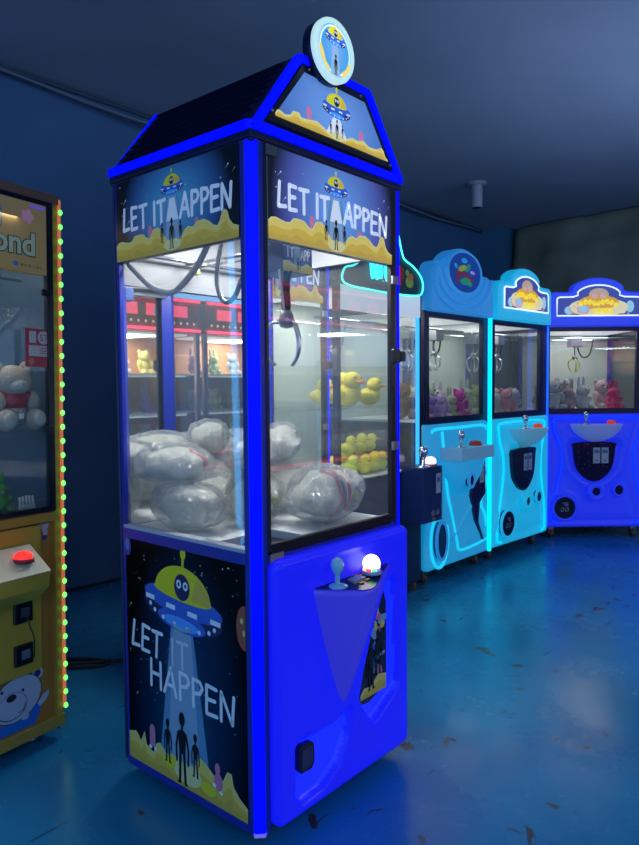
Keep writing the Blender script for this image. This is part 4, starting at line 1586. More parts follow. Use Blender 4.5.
# ================================================================== THE ROW OF LIT MACHINES
def cabinet(name, loc, rz, Wd, Dp, cols, z=dict(b=.10, p1=1.085, g0=1.13, g1=1.79, h=1.83), post=None, frame=None, back=None, lampw=4.):
    """case, glass, posts, casters, gantry: what all machines of the row share"""
    root = empty(name, loc, rz)
    fr = frame or NAVY
    MB().box(.012, Wd - .012, .03, Dp, z['b'], z['p1'] + .01, NAVY).build('body', root)
    for x, y in ((.09, .09), (Wd - .09, .09), (.09, Dp - .09), (Wd - .09, Dp - .09)):
        caster(root, x, y, z['b'])
    mb = MB()
    zt = z['h']
    x0, x1 = .03, Wd - .10
    mb.box(.0, x0 + .012, -.006, .03, z['p1'], zt, fr)
    mb.box(x1 - .012, x1 + .03, -.006, .03, z['p1'], zt, fr)
    mb.box(x0 + .012, x1 - .012, -.006, .03, z['p1'], z['g0'], fr)
    mb.box(x0 + .012, x1 - .012, -.006, .03, z['g1'], zt, fr)
    mb.build('door_frame', root, .003)
    MB().box(x0, x1, .008, .012, z['g0'], z['g1'], GLASS).build('door_glass', root)
    MB().box(x1 + .03, Wd - .034, .010, .014, z['p1'], zt, GLASS).build('side_window', root)
    for px, py in ((0, Dp - .035), (Wd - .035, Dp - .035), (Wd - .034, .0)):
        MB().box(px, px + .034, py, py + .035, z['p1'], zt, NAVYB).build('corner_post', root)
    MB().box(.004, .008, .03, Dp - .035, z['p1'], zt, GLASS).build('side_glass', root)
    MB().box(Wd - .008, Wd - .004, .035, Dp - .035, z['p1'], zt, GLASS).build('side_glass', root)
    MB().box(.035, Wd - .035, Dp - .012, Dp - .008, z['p1'], zt, back or GLASS).build('back_panel', root)
    MB().box(.012, Wd - .012, .03, Dp - .012, z['p1'] + .010, z['p1'] + .025, WHITEP).build('playfield', root)
    MB().box(.012, Wd - .012, .03, Dp - .012, zt - .02, zt + .01, WHITEP).build('inner_ceiling', root)
    MB().box(.08, Wd - .08, .08, Dp - .1, zt - .032, zt - .0205, LIGHTP).build('light_panel', root)
    lamp(root, Wd / 2, Dp / 2, zt - .04, lampw)
    MB().box(x1 - .02, x1 + .02, -.014, -.006, 1.42, 1.47, BLACK).build('door_lock', root, .003)
    return root


def claw_bits(root, Wd, z, n=1, cm=None):
    yc = mat('yellow_grip', (.65, .62, .05), .5)
    MB().tube([(.05, .2, z), (Wd - .05, .2, z)], .008, CHROME).build('rail', root)
    MB().tube([(.05, .5, z), (Wd - .05, .5, z)], .008, CHROME).build('rail', root)
    for k in range(n):
        x = Wd * (.42 if n == 1 else .3 + .4 * k)
        g = MB().box(x - .05, x + .05, .27, .38, z - .07, z + .02, STEEL).build('gantry_box', root, .004)
        c = MB().tube([(x, .32, z - .07), (x, .32, z - .16)], .006, STEEL).lathe([(0, .03), (.02, .02), (.024, 0), (0, -.02)], (x, .32, z - .17), STEEL, n=12).build('claw', root)
        for j in range(3):
            a = 2 * pi * j / 3 + .4
            dx, dy = cos(a), sin(a)
            MB().tube([(x + dx * .015, .32 + dy * .015, z - .17), (x + dx * .055, .32 + dy * .055, z - .20), (x + dx * .055, .32 + dy * .055, z - .25), (x + dx * .025, .32 + dy * .025, z - .29)], .006, cm or yc, n=6).build('finger', c)
        MB().tube(smooth([(x + .02, .33, z), (x + .05, .36, z - .10), (x + .10, .38, z - .16), (x + .16, .38, z - .13), (x + .19, .38, z)], 6), .007, RUBBER, n=6).build('hose', root)


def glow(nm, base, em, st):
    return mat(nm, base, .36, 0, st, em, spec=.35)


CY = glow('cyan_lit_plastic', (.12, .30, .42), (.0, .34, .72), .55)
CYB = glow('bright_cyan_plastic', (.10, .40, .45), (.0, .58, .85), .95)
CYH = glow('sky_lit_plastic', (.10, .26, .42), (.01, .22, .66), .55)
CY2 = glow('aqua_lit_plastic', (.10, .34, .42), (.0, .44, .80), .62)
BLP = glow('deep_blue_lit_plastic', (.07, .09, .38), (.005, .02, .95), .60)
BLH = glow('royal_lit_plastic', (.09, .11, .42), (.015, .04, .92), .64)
CYG = mat('cyan_groove_light', (.0, .5, .7), .3, 0, .85, (.0, .68, .95))
BLG = mat('blue_groove_light', (.0, .1, .9), .3, 0, 1.15, (.0, .02, 1.0))
DKW = mat('dark_window', (.006, .012, .05), .15)
CARD = mat('white_card', (.42, .45, .52), .5)
DISCP = mat('speaker_dark', (.01, .015, .04), .3)


def ring_mesh(mb, cx, cz, a, b, y, r, mt, n=32, k=8):
    pts = [(cx + a * cos(2 * pi * i / n), y, cz + b * sin(2 * pi * i / n)) for i in range(n)]
    mb.tube(pts, r, mt, n=k, close=True)
    return mb


def porthole(root, cx, cz, a, b, y, plastic, inner=DISCP, name='porthole', rr=.012):
    mb = MB()
    n = 32
    pts = [(cx + a * cos(2 * pi * i / n), cz + b * sin(2 * pi * i / n)) for i in range(n)]
    mb.prism(pts, 'y', y - .012, y + .02, inner)
    o = mb.build(name, root)
    mb = MB()
    ring_mesh(mb, cx, cz, a, b, y - .008, rr, plastic)
    mb.build('porthole_rim', o)
    return o


def cards(root, x, z, y, n=2, s=1.):
    A = Art((0, y, 0), (1, 0, 0), (0, 0, 1), (0, -1, 0))
    rd = random.Random(int(x * 100))
    for i in range(n):
        x0 = x + i * .072 * s
        A.rect(x0, z, x0 + .06 * s, z + .135 * s, CARD, 1)
        A.rect(x0 + .008 * s, z + .088 * s, x0 + .052 * s, z + .115 * s, mat('card_blue', (.05, .15, .35), .5), 2)
        A.rect(x0 + .015 * s, z + .02 * s, x0 + .045 * s, z + .028 * s, mat('card_blue', ()), 2)
    return A.build('payment_cards', root, label='white cards')


def bowl(root, x0, x1, ztop, zbot, dep, mt, z2=None):
    """projecting shelf with a rounded underside"""
    mb = MB()
    rings = []
    cx = (x0 + x1) / 2
    hw = (x1 - x0) / 2
    n = 17
    for i in range(12):
        t = i / 11
        z = ztop - (ztop - zbot) * t
        k = math.sqrt(max(0, 1 - t ** 2.2)) * .8 + .2 * (1 - t)
        ring = []
        for j in range(n):
            a = pi * j / (n - 1)
            ca = cos(a)
            ring.append((cx - hw * max(k, .12) * math.copysign(abs(ca) ** .6, ca), -.03 - dep * max(k, .08) * (sin(a) ** .6), z))
        ring = [(ring[0][0], .0, z)] + ring + [(ring[-1][0], .0, z)]
        rings.append(ring)
    loft(mb, rings, mt)
    return mb.build('console', root)


# ---------------- machine with wave-shaped header (sky blue)
def make_wave():
    Wd, Dp = .86, .78
    r = cabinet('claw_machine', (2.54, 1.035, 0), -.032, Wd, Dp, None, lampw=3.2, back=mat('pale_backboard', (.42, .46, .40), .5))
    claw_bits(r, Wd, 1.74, 2, CHROME)
    leg = [(.22, .86), (.60, .86), (.50, .62), (.62, .45), (.76, .22), (.40, .20), (.30, .45)]

    def f(x, z):
        h = .018 * sstep(-.05, .05, poly_sd(x, z, leg))
        h += .010 * math.exp(-((z - (.30 + .9 * max(0, x - .32) ** 1.0)) / .02) ** 2) * (x > .1)
        d = math.hypot((x - .14) / .085, (z - .30) / .155)
        h -= .02 * sstep(1.25, .9, d)
        h -= .012 * math.exp(-((math.hypot(x - .74, z - .62) - .16) / .02) ** 2)
        return h
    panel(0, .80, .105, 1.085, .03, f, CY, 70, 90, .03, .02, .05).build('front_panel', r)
    for pts_ in ([(.17, 1.03), (.20, .84), (.235, .62), (.29, .46), (.36, .26), (.40, .19), (.60, .19), (.77, .21)],
                 [(.04, 1.03), (.10, 1.05), (.40, 1.05), (.70, 1.05), (.77, 1.02)],
                 [(.70, .90), (.765, .80), (.77, .66), (.72, .55), (.69, .48), (.74, .40), (.775, .30)],
                 [(.14 + .105 * cos(t), .30 + .185 * sin(t)) for t in [2.2 + 4.6 * i / 10 for i in range(11)]]):
        MB().tube(smooth([(a, -.024, b) for a, b in pts_], 6), .011, CYB, n=8).build('groove_light', r)
    porthole(r, .14, .30, .062, .125, -.034, CYH, mat('blue_window', (.01, .07, .16), .12), 'prize_window')
    c = bowl(r, .155, .585, .90, .58, .15, CY)
    MB().box(.15, .59, -.185, -.01, .84, .925, glow('greyish_tray_plastic', (.30, .36, .44), (.03, .20, .38), .45)).build('console_tray', c, .006)
    porthole(r, .325, .70, .034, .045, -.150, CYH, DKW, 'coin_return')
    # shield at the right
    mb = MB()
    mb.prism([(.535, .86), (.69, .86), (.70, .56), (.62, .50), (.60, .36), (.68, .22), (.56, .38), (.50, .56), (.56, .66)], 'y', -.056, -.01, mat('purple_navy_window', (.02, .015, .09), .2))
    mb.build('picture_window', r)
    cards(r, .615, .64, -.0565, 1, 1.1)
    joystick(r, .25, -.12, .925, CHROME, 1.4)
    b = MB().lathe([(0, 0), (.045, 0), (.045, .012), (.035, .03), (0, .036)], (.46, -.11, .925), mat('dark_red_cap', (.35, .03, .02), .3, 0, .12), n=18).build('push_button', r)
    # side light tube
    MB().box(.804, .830, -.035, -.01, .105, 1.90, LEDC).build('light_tube', r, .004)
    # header with waves
    mb = MB()
    out = []
    for i in range(13):
        a = pi * (1 - i / 12)
        out.append((.08 + .08 * cos(a), 2.085 + .07 * sin(a)))
    for i in range(23):
        a = pi * (1.02 - .98 * i / 22)
        out.append((.385 + .265 * cos(a), 2.075 + .19 * sin(a)))
    for i in range(9):
        a = pi * (.5 - .5 * i / 8)
        out.append((.68 + .12 * cos(a), 1.97 + .14 * sin(a)))
    out += [(.80, 1.825), (.0, 1.825)]
    mb.prism(out, 'y', -.06, .05, CYH)
    h = mb.build('header', r, .012)
    mb = MB()
    for j, (rr, rad) in enumerate(((.205, .018), (.275, .022), (.345, .022))):
        pts = []
        for i in range(21):
            a = pi * (1.0 + .96 * i / 20)
            x, z = .36 + rr * cos(a) * 1.15, 2.12 + rr * sin(a) * .80
            x = max(.03, min(.77, x))
            z = max(1.85, z)
            pts.append((x, -.062, z))
        mb.tube(pts, rad, CYH, n=10)
    mb.build('wave_ridge', h)
    # round picture
    q = MB().lathe([(0, -.012), (.150, -.012), (.160, -.022), (.172, .0), (.172, .02)], (.37, -.066, 2.10), CYH, axis='y', n=40)
    q.v = [(.37 + (a - .37) * 1.34, b_, 2.10 + (c_ - 2.10) * .88) for a, b_, c_ in q.v]
    d = q.build('round_sign', r)
    A = Art((.37, -.0795, 2.10), (1.34, 0, 0), (0, 0, .88), (0, -1, 0))
    A.ell(0, 0, .155, .150, mat('deep_blue_print', (.01, .06, .28), .3, 0, .35), 0, n=36)
    rd = random.Random(2)
    cols = [mat('sign_green', (.02, .25, .14), .4, 0, .4), mat('sign_olive', (.22, .28, .05), .4, 0, .5), mat('sign_maroon', (.14, .02, .05), .4, 0, .5), mat('sign_violet', (.30, .22, .55), .4, 0, .5), mat('sign_sky', (.02, .25, .5), .4, 0, .5)]
    for (u, v, a, b_, k) in ((-.03, .03, .045, .022, 1), (.03, .045, .02, .03, 0), (0, -.065, .05, .028, 0), (.04, -.08, .03, .02, 0), (-.06, -.01, .03, .02, 2), (.0, -.02, .06, .02, 2), (.07, .01, .025, .014, 3), (-.09, .04, .014, .02, 4),
                             (-.01, .09, .03, .02, 4), (.055, -.045, .03, .02, 2), (-.07, -.05, .02, .03, 2), (.01, .02, .02, .012, 0)):
        A.ell(u, v, a, b_, cols[k], 1 + rd.random(), rot=rd.uniform(-.5, .5), n=12)
    A.build('round_picture', d)
    return r, 2.54, 1.035, -.032


wave, *wpos = make_wave()
tag(wave, 'sky blue claw machine with wave-shaped header and a round picture', 'claw machine')


# ---------------- two machines with cloud-shaped headers
def cloud_header(Wd, plastic, root, rim, x1=None):
    def outline(s, cx=Wd / 2, cz=1.83, hw=Wd / 2):
        o = []
        W2 = hw * s
        for i in range(9):
            a = pi * (1 - .5 * i / 8)
            o.append((cx - W2 + .055 + .055 * cos(a) if s > .9 else cx - W2 + .03 + .03 * cos(a), (2.06 if s > .9 else 2.05) + (.055 if s > .9 else .02) * sin(a)))
        o.append((cx - W2 * .62, 2.115 if s > .9 else 2.072))
        o.append((cx - W2 * .50, 2.13 if s > .9 else 2.085))
        for i in range(15):
            a = pi * (.88 - .76 * i / 14)
            o.append((cx + .235 * s * cos(a), (2.11 if s > .9 else 2.075) + (.125 if s > .9 else .095) * sin(a)))
        o.append((cx + W2 * .50, 2.13 if s > .9 else 2.085))
        o.append((cx + W2 * .62, 2.115 if s > .9 else 2.072))
        for i in range(9):
            a = pi * (.5 - .5 * i / 8)
            o.append((cx + W2 - .055 + .055 * cos(a) if s > .9 else cx + W2 - .03 + .03 * cos(a), (2.06 if s > .9 else 2.05) + (.055 if s > .9 else .02) * sin(a)))
        zb = 1.825 if s > .9 else 1.915
        o += [(cx + W2, zb), (cx - W2, zb)]
        return o
    h = MB().prism(outline(1.0), 'y', -.06, .05, plastic).build('header', root, .014)
    inner = outline(.82)
    MB().prism(inner, 'y', -.066, -.055, mat('indigo_sign_ground', (.06, .09, .35), .3, 0, .45)).build('sign_board', h)
    n = len(inner)
    MB().tube([(a, -.066, b) for a, b in inner], .006, rim, n=8, close=True).build('light_rim', h)
    A = Art((Wd / 2, -.0665, 1.99), (1, 0, 0), (0, 0, 1), (0, -1, 0))
    cr = mat('sign_cream', (.72, .62, .36), .4, 0, .7)
    ye = mat('sign_yellow', (.85, .70, .03), .4, 0, .9)
    og = mat('sign_orange', (.6, .3, .04), .4, 0, .8)
    pl = mat('sign_pale_blue', (.25, .5, .6), .4, 0, .8)
    tn = mat('sign_tan', (.45, .33, .22), .4, 0, .7)
    pk = mat('sign_pinkish', (.6, .35, .35), .4, 0, .7)
    A.ell(0, .10, .085, .055, tn, .8)
    A.ell(-.035, .09, .025, .02, pk, 1)
    A.ell(.035, .09, .025, .02, pk, 1)
    A.ell(0, -.005, .25, .078, cr, .9, n=28)
    A.ell(.0, .035, .17, .06, og, .95, n=24)
    A.ell(-.20, -.01, .045, .05, og, .7)
    A.ell(.20, -.01, .045, .05, cr, .7)
    A.ell(-.25, -.03, .04, .035, pl, .6)
    A.ell(.265, .0, .035, .05, pl, .6)
    A.ell(-.13, -.025, .055, .042, pk, 1.2)
    A.ell(-.13, -.02, .035, .028, pl, 1.4)
    rd = random.Random(9)
    for i in range(9):
        x = -.15 + i * .037
        A.ell(x, .035 + .01 * sin(i * 1.3) - .0022 * (i - 4) ** 2 * .3, .017, .024, ye, 1.6 + .05 * i, rot=rd.uniform(-.4, .4), n=8)
        A.ell(x, .035, .007, .008, og, 2.2, n=6)
    for i in range(5):
        A.rect(-.045 + i * .034, -.060, -.018 + i * .034, -.012, ye, 1.6)
        A.ell(-.031 + i * .034, -.03, .006, .008, og, 2.2, n=6)
    for i in range(22):
        A.ell(rd.uniform(-.27, .27), rd.uniform(-.06, .03), .008, .01, rd.choice([cr, pk, pl, og]), 1.1, n=6)
    A.build('sign_picture', h, label='yellow lettering blurred on a cream and blue picture')
    return h


def make_cloud(loc, rz, plastic, headp, groove, tube, variant):
    Wd, Dp = (.90 if variant == 'c' else .86), .78
    dw = Wd - .86
    r = cabinet('claw_machine', loc, rz, Wd, Dp, None, lampw=3.2, back=mat('pale_backboard', ()))
    claw_bits(r, Wd, 1.74, 1 if variant == 'c' else 2, None if variant == 'c' else CHROME)
    sx = .42 if variant == 'c' else .43
    shield = [(sx - .21, .86), (sx - .235, .80), (sx - .20, .62), (sx - .10, .52), (sx, .49), (sx + .10, .52), (sx + .20, .62), (sx + .235, .80), (sx + .21, .86)]
    cham = [(.06, 1.04), (.80, 1.04), (.72, .75), (.72, .5), (.80, .16), (.06, .16), (.13, .5), (.12, .75)]

    def f(x, z):
        d = poly_sd(x, z, shield)
        h = .022 * math.exp(-((d + .03) / .028) ** 2) - .02 * sstep(.0, .012, d)
        e = poly_sd(x, z, cham)
        h -= .016 * math.exp(-((e - .0) / .016) ** 2)
        h += .010 * sstep(.02, .08, e)
        d2 = math.hypot(x - .17, z - .29)
        h += .012 * math.exp(-((d2 - .115) / .02) ** 2)
        return h
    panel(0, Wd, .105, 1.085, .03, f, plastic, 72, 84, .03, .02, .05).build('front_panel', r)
    # glowing channel on the panel
    k_ = .80 / .86
    for pts_ in ([(.07, 1.02), (.085, .93), (.135, .80), (.145, .66), (.12, .52), (.085, .38), (.06, .22), (.07, .15), (.12, .135)],
                 [(.79, 1.02), (.775, .93), (.735, .80), (.73, .66), (.75, .52), (.785, .38), (.80, .22), (.79, .15), (.74, .135)],
                 [(.07, 1.02), (.10, 1.045), (.30, 1.055), (.56, 1.055), (.76, 1.045), (.79, 1.02)],
                 [(sx - .235, .90), (sx - .275, .80), (sx - .24, .64), (sx - .17, .52), (sx - .10, .45)],
                 [(sx + .235, .90), (sx + .275, .80), (sx + .24, .64), (sx + .17, .54), (sx + .13, .50)]):
        MB().tube(smooth([(a + (dw if a > .7 else 0), -.024, b) for a, b in pts_], 6), .009, groove, n=8).build('groove_light', r)
    sh = [(sx + (x - sx) * .76, .505 + (z - .49) * .9) for x, z in shield]
    sh = [(q.x, q.y) for q in smooth([Vector((a, b, 0)) for a, b in sh], 4, True)]
    A = Art((0, -.0402, 0), (1, 0, 0), (0, 0, 1), (0, -1, 0))
    rd = random.Random(5 if variant == 'c' else 6)
    for i in range(26):
        A.ell(rd.uniform(sx - .14, sx + .14), rd.uniform(.60, .84), .003, .003, mat('pale_speck', (.15, .25, .5), .4), .5, n=6)
    A.prism(sh, 'y', -.040, .0, DKW)
    A.build('shield_window', r)
    cards(r, sx - .01, .66, -.041, 2)
    porthole(r, sx + .01, .420, .058, .058, -.056, plastic, DKW, 'coin_return', rr=.026)
    porthole(r, sx + .21, .43, .045, .050, -.046, plastic, DKW, 'speaker')
    o = porthole(r, .165, .28, .100, .104, -.046, plastic, DKW, 'prize_window')
    A = Art((.165, -.0585, .29), (1, 0, 0), (0, 0, 1), (0, -1, 0))
    gy = mat('grey_mark', (.25, .27, .33), .4)
    for i in range(3):
        A.rect(-.02 + .01 * i, .03 - .012 * i, .03, .037 - .012 * i, gy, 1)
    for x0 in (-.03, .01):
        A.stroke([(x0, -.01), (x0 + .022, -.012), (x0 + .018, -.035), (x0, -.04), (x0 - .004, -.025)], .007, gy, 1.2)
    A.build('window_mark', o)
    c = bowl(r, sx - .21, sx + .22, 1.0, .845, .15, glow('grey_' + plastic.name, (.35, .38, .52), (.08, .12, .5) if variant == 'c' else (.05, .32, .42), .42))
    joystick(r, sx - .10, -.10, 1.0, CHROME, 1.3)
    MB().lathe([(0, 0), (.036, 0), (.036, .01), (.03, .028), (0, .034)], (sx + .12, -.09, 1.0), mat('red_lit_cap', (.7, .05, .02), .3, 0, .5), n=18).build('push_button', r)
    if variant == 'c':
        MB().box(-.004, .022, -.040, -.010, .105, 1.86, tube).build('light_tube', r, .004)
        MB().box(Wd - .026, Wd + .004, -.052, -.018, .105, 1.86, tube).build('light_tube', r, .004)
    cloud_header(Wd - .04, headp, r, mat('white_neon_rim', (.9, .95, 1), .3, 0, 1.0, (.75, .88, 1.0)))
    return r


mB = make_cloud((3.425, 1.012, 0), -.082, CY2, CY2, CYG, LEDC, 'b')
tag(mB, 'bright cyan claw machine with cloud-shaped header between the wave one and the deep blue one', 'claw machine')
aC = math.atan2(-.589, .518)
mC = make_cloud((4.435, 1.022, 0), aC, BLP, BLH, BLG, mat('azure_led_tube', (.0, .2, .9), .3, 0, 1.3, (.0, .10, 1.0)), 'c')
tag(mC, 'deep blue claw machine with cloud-shaped header at the right edge of the photo', 'claw machine')


# ---------------- machine with the neon sign, behind the middle one
def make_neon():
    Wd, Dp = .86, .78
    zz = dict(b=.05, p1=.74, g0=.78, g1=1.90, h=1.915)
    r = empty('claw_machine', (1.64, 1.04, 0), 0)
    MB().box(.0, Wd, .0, Dp, .07, .77, mat('navy_case', (.006, .02, .07), .4)).build('body', r)
    for x, y in ((.09, .09), (Wd - .05, .05), (.09, Dp - .09), (Wd - .09, Dp - .09)):
        caster(r, x, y, .075)
    mb = MB()
    mb.box(Wd - .02, Wd + .002, -.004, .03, .77, 1.92, NAVY)
    mb.box(.0, .03, -.004, .03, .77, 1.92, NAVY)
    mb.box(.03, Wd - .02, -.004, .03, .77, .80, NAVY)
    mb.build('door_frame', r)
    MB().box(Wd - .062, Wd - .026, -.006, .0, .82, 1.775, LEDSKY).build('light_tube', r)
    MB().box(.03, Wd - .07, .008, .012, .80, 1.775, GLASS).build('door_glass', r)
    MB().box(.03, Wd - .025, -.012, .03, 1.775, 1.91, mat('white_lit_fascia', (.55, .57, .6), .4, 0, .42, (.8, .9, 1))).build('fascia', r)
    for px, py in ((0, Dp - .035), (Wd - .035, Dp - .035)):
        MB().box(px, px + .035, py, py + .035, .77, 1.92, NAVYB).build('corner_post', r)
    MB().box(.035, Wd - .035, Dp - .012, Dp - .008, .77, 1.91, mat('pale_backboard', ())).build('back_panel', r)
    MB().box(Wd - .008, Wd - .004, .035, Dp - .035, .77, 1.92, GLASS).build('side_glass', r)
    MB().box(.0, Wd, .03, Dp, 1.90, 1.93, NAVY).build('top', r)
    MB().box(.08, Wd - .08, .08, Dp - .1, 1.88, 1.899, LIGHTP).build('light_panel', r)
    MB().box(.02, Wd - .01, .25, Dp - .02, 1.20, 1.21, ACRYL).build('shelf', r)
    MB().box(.01, Wd - .01, .03, Dp - .02, .77, .785, WHITEP).build('playfield', r)
    lamp(r, Wd / 2, Dp / 2, 1.87, 8)
    claw_bits(r, Wd, 1.74, 1, CHROME)
    # neon sign board
    sb = [(.02, 1.92), (.02, 2.0), (.12, 2.03), (.22, 2.10), (.30, 2.25), (.36, 2.32), (.50, 2.33), (.58, 2.26), (.625, 2.16), (.66, 2.12), (.76, 2.09), (.85, 2.04), (.88, 1.99), (.865, 1.935), (.80, 1.915), (.6, 1.905), (.3, 1.905)]
    sb = [(a * .925, b - .012) for a, b in sb]
    h = MB().prism(sb, 'y', -.035, .02, mat('neon_board', (.006, .03, .05), .4)).build('header', r)
    neon = mat('aqua_neon', (.1, .9, .8), .3, 0, 1.5, (.08, .92, .78))
    MB().tube(smooth([(a, -.045, b) for a, b in sb], 5, True), .0058, neon, n=8, close=True).build('neon_outline', h)
    mb = MB()
    cy = mat('cyan_neon', (.0, .8, .9), .3, 0, 1.5, (.0, .80, 1.0))
    sc = .105

    def st(pts, x, z, r_=.012):
        mb.tube(smooth([(x + a * sc, -.05, z + b * sc) for a, b in pts], 4), r_, cy, n=8)
    st([(0, 1), (.15, .1), (.32, .75), (.48, .1), (.65, 1)], .26, 1.955, .014)
    st([(0, .95), (.02, .05)], .345, 1.96, .014)
    st([(0, .7), (.15, .95), (.35, .95)], .345, 1.96, .013)
    st([(.55, .95), (.1, .92), (.0, .4), (.25, .05), (.6, .3)], .40, 1.96, .013)
    st([(.6, 1), (.6, .05)], .40, 1.96, .013)
    st([(0, 1.0), (0, .35)], .505, 1.97, .011)
    st([(0, .08), (0, -.02)], .505, 1.965, .012)
    mb.build('neon_letters', h, label='cyan neon letters')
    A = Art((0, -.0355, 0), (1, 0, 0), (0, 0, 1), (0, -1, 0))
    rd_ = mat('dim_red_print', (.35, .01, .03), .4, 0, .4)
    gn_ = mat('dim_olive_print', (.12, .22, .03), .4, 0, .4)
    A.rect(.56, 1.95, .585, 2.07, rd_, 1)
    A.rect(.60, 1.99, .61, 2.06, rd_, 1)
    A.ell(.675, 1.98, .045, .035, gn_, 1)
    A.ell(.69, 2.01, .03, .025, mat('dim_orange_print', (.3, .10, .03), .4, 0, .3), 1.3)
    A.ell(.65, 2.035, .02, .02, gn_, 1.5)
    A.build('header_print', h)
    # control box sticking out at the right
    cb = MB().box(.63, .845, -.165, .0, .49, .835, mat('navy_box', (.012, .03, .12), .35)).build('control_box', r, .004)
    MB().box(.836, .847, -.168, -.155, .49, .835, mat('blue_edge', (.05, .2, .4), .4)).build('edge_trim', cb)
    A = Art((0, -.1655, 0), (1, 0, 0), (0, 0, 1), (0, -1, 0))
    rd = random.Random(3)
    for i in range(16):
        A.ell(rd.uniform(.72, .83), rd.uniform(.505, .56), rd.uniform(.005, .013), rd.uniform(.005, .013), rd.choice([mat('coral_floral', (.45, .08, .05), .5), mat('pink_floral', (.35, .15, .2), .5), mat('teal_floral', (.05, .2, .25), .5)]), 1 + .05 * i, n=8)
    A.build('floral_print', cb)
    A = Art((0, -.1655, 0), (1, 0, 0), (0, 0, 1), (0, -1, 0))
    A.rect(.775, .665, .83, .79, CARD, 1)
    A.ell(.803, .75, .018, .02, mat('card_blue', ()), 2)
    A.build('payment_card', cb)
    joystick(r, .70, -.12, .835, CHROME, 1.6)
    b = MB().lathe([(0, 0), (.04, 0), (.04, .01), (0, .012)], (.80, -.11, .836), STEEL, n=18).build('ball_button', r)
    MB().ball((.80, -.11, .862), (.038, .038, .032), mat('violet_white_ball', (.8, .7, .9), .2, 0, 1.3, (.85, .6, 1.0)), n=18).build('lit_dome', b)
    MB().ball((.755, -.15, .84), (.014, .014, .01), mat('dark_red_cap', ()), n=10).build('small_button', r)
    return r


mD = make_neon()
tag(mD, 'navy claw machine with cyan neon sign, mostly hidden behind the middle machine', 'claw machine')

# ------------------------------------------------------------------ toys in the row
YELL = (.88, .84, .03)
YEL2 = (.80, .66, .06)
G1 = 'bright yellow plush ducks at the bottom of the neon sign machine'
for i, (x, y, s) in enumerate([(.40, .22, .14), (.51, .20, .14), (.62, .22, .15), (.74, .24, .14), (.46, .36, .15), (.58, .38, .16), (.70, .40, .16), (.30, .30, .14)]):
    tag(plush('yellow_duck', (1.64 + x, 1.04 + y, .785), s, YELL if i % 3 else (.72, .84, .05), random.Random(i).uniform(-.5, .5), 'duck'),
        'bright yellow plush duck in the lower pile of the neon sign machine', 'plush toy', G1)
for i, (x, y, z, s) in enumerate([(.46, .20, .91, .13), (.58, .21, .91, .14), (.70, .22, .91, .13)]):
    tag(plush('yellow_duck', (1.64 + x, 1.04 + y + .08, z), s, YELL, .3 * i, 'duck'),
        'bright yellow plush duck in the lower pile of the neon sign machine', 'plush toy', G1)
G2 = 'large yellow plush toys on the upper shelf of the neon sign machine'
for i, (x, y, s) in enumerate([(.42, .46, .20), (.54, .34, .24), (.66, .52, .24), (.76, .33, .20)]):
    tag(plush('yellow_duck', (1.64 + x, 1.04 + y, 1.212), s, YEL2, .2 * i - .3, 'duck'),
        'large yellow plush duck on the clear shelf of the neon sign machine', 'plush toy', G2)


def fill(org, rz, toys, grp, where):
    Mx = Matrix.Translation((org[0], org[1], 0)) @ Matrix.Rotation(rz, 4, 'Z')
    for i, (x, y, z, s, col, kind, cn) in enumerate(toys):
        q = Mx @ Vector((x, y, z))
        o = plush(cn.replace(' ', '_') + '_plush', q, s * 1.28, col, rz + random.Random(i).uniform(-.6, .6), kind)
        tag(o, '%s plush toy %s' % (cn, where[i % len(where)] if isinstance(where, list) else where), 'plush toy', grp)


GREY, BRN, VIO, CRM, PNK, GRN, MAG, BLU2 = (.42, .42, .44), (.20, .08, .04), (.28, .16, .50), (.60, .52, .36), (.62, .28, .30), (.16, .32, .12), (.50, .03, .30), (.12, .2, .5)
zf = 1.112
fill((2.54, 1.035), -.032, [
    (.10, .10, zf, .15, (.55, .25, .22), 'bear', 'salmon pink'), (.13, .28, zf, .19, BRN, 'bear', 'dark brown'), (.24, .12, zf, .14, VIO, 'bunny', 'violet'), (.36, .11, zf, .13, (.5, .34, .55), 'bear', 'lilac'),
    (.33, .30, zf, .17, CRM, 'bear', 'cream'), (.50, .12, zf, .14, (.34, .38, .22), 'bunny', 'olive green'), (.52, .32, zf, .18, (.30, .42, .22), 'bear', 'light green'),
    (.64, .13, zf, .15, MAG, 'bear', 'magenta'), (.68, .34, zf, .17, (.46, .40, .42), 'bunny', 'pale grey')], 'plush toys in the wave-header machine', 'piled behind the glass of the wave-header machine')
fill((3.425, 1.012), -.082, [
    (.12, .12, zf, .15, CRM, 'bear', 'cream'), (.14, .32, zf, .18, (.32, .40, .30), 'bunny', 'sage green'), (.27, .13, zf, .14, (.50, .50, .44), 'bunny', 'off-white'), (.42, .12, zf, .15, PNK, 'bear', 'pink'),
    (.36, .34, zf, .17, (.30, .34, .14), 'bear', 'olive'), (.57, .14, zf, .15, (.40, .42, .50), 'bear', 'grey blue'), (.60, .35, zf, .18, (.45, .42, .33), 'bunny', 'sandy')], 'plush toys in the bright cyan machine', 'piled behind the glass of the bright cyan machine')
fill((4.435, 1.022), aC, [
    (.12, .14, zf, .20, (.52, .52, .48), 'bear', 'white'), (.26, .16, zf, .17, (.46, .30, .30), 'bunny', 'dusty pink'), (.38, .15, zf, .19, (.50, .50, .46), 'bunny', 'off-white'), (.08, .34, zf, .16, (.40, .40, .30), 'bear', 'khaki'),
    (.30, .36, zf, .21, (.40, .42, .42), 'bear', 'pale grey'), (.68, .20, zf, .17, (.75, .04, .16), 'bunny', 'hot pink'), (.66, .42, zf, .20, (.48, .34, .34), 'bear', 'rosy grey')], 'plush toys in the deep blue machine', 'piled behind the glass of the deep blue machine')


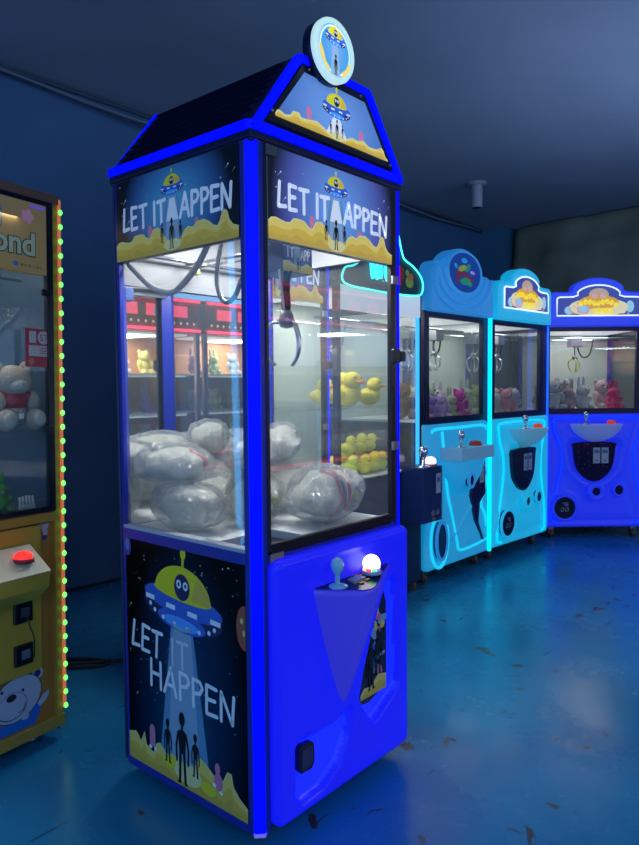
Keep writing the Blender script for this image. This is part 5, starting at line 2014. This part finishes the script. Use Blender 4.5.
# ================================================================== machines across the aisle (seen in the mirror)
def make_red(loc, rz, sd):
    r = empty('prize_machine', loc, rz)
    Wd, Dp = 1.25, .6
    RD = mat('red_panel', (.45, .03, .02), .4)
    RDN = mat('red_neon', (.9, .05, .1), .3, 0, 2.2, (1, .04, .12))
    MB().box(0, Wd, .0, Dp, .06, .78, RD).build('body', r)
    for x, y in ((.09, .09), (Wd - .09, .09), (.09, Dp - .09), (Wd - .09, Dp - .09)):
        MB().lathe([(0, 0), (.03, 0), (.03, .02), (.012, .025), (.012, .062), (0, .062)], (x, y, 0), STEEL, n=10).build('foot', r)
    for x in (0, Wd - .04):
        for y in (0, Dp - .04):
            MB().box(x, x + .04, y, y + .04, .78, 2.1, mat('pinkish_post', (.40, .25, .26), .4)).build('corner_post', r)
    MB().box(.04, Wd - .04, Dp - .02, Dp - .01, .78, 1.9, mat('orange_backboard', (.45, .20, .10), .5)).build('back_panel', r)
    MB().box(.0, Wd, -.02, Dp, 1.82, 2.12, RD).build('header', r)
    MB().tube([(.02, -.035, 1.84), (Wd - .02, -.035, 1.84)], .012, RDN).build('neon_tube', r)
    MB().tube([(.02, -.035, 2.10), (Wd - .02, -.035, 2.10)], .012, RDN).build('neon_tube', r)
    MB().tube([(.02, -.03, .74), (Wd - .02, -.03, .74)], .014, RDN).build('neon_tube', r)
    A = Art((0, -.0205, 0), (1, 0, 0), (0, 0, 1), (0, -1, 0))
    crm = mat('warm_bulb', (.8, .5, .3), .4, 0, 1.0)
    for i in range(16):
        A.ell(.08 + i * .073, 1.90, .012, .012, crm, 1, n=8)
    for i in range(4):
        A.rect(.15 + i * .26, 1.95, .33 + i * .26, 2.05, mat('red_lit_block', (.8, .05, .1), .4, 0, 1.5), 1)
    A.build('header_print', r)
    for z in (1.10, 1.45):
        MB().box(.04, Wd - .04, .12, Dp - .02, z, z + .012, WHITEP).build('shelf', r)
    MB().box(.02, Wd - .02, .02, Dp - .02, .78, .80, WHITEP).build('playfield', r)
    MB().box(.06, Wd - .06, .1, .14, .81, .93, LIGHTP).build('light_panel', r)
    MB().box(.08, Wd - .08, .08, Dp - .08, 1.80, 1.815, LIGHTP).build('light_panel', r)
    MB().box(.04, Wd - .04, .004, .008, .80, 1.82, GLASS).build('front_glass', r)
    lamp(r, Wd / 2, Dp / 2, 1.79, 12)
    for z in (1.095, 1.445):
        MB().box(.06, Wd - .06, .13, .15, z - .014, z, LIGHTP).build('light_panel', r)
    return r


i = 0
for loc, lab in (((2.75, -2.2, 0), 'red prize machine with neon tubes across the aisle, nearer one seen in the mirror'),
                 ((4.05, -2.2, 0), 'red prize machine with neon tubes across the aisle, farther one seen in the mirror')):
    rm = make_red(loc, pi, i)
    tag(rm, lab, 'prize machine')
    pal = [((.55, .45, .12), 'bear', 'yellow'), ((.38, .36, .34), 'bear', 'grey'), ((.3, .4, .2), 'bunny', 'green'), ((.42, .25, .45), 'bunny', 'lilac'), ((.5, .3, .15), 'bear', 'brown')]
    for zi, z in enumerate((.802, 1.113, 1.463)):
        for k in range(5):
            c, kd, cn = pal[(k + zi * 2) % 5]
            x = loc[0] - .13 - k * .245
            o = plush(cn + '_plush', (x, loc[1] - .33, z), .20, c, pi, kd)
            tag(o, '%s plush toy on the %s level of the %s red machine across the aisle' % (cn, ('bottom', 'middle', 'top')[zi], ('nearer', 'farther')[i]), 'plush toy', 'plush toys in the red machines across the aisle')
    i += 1
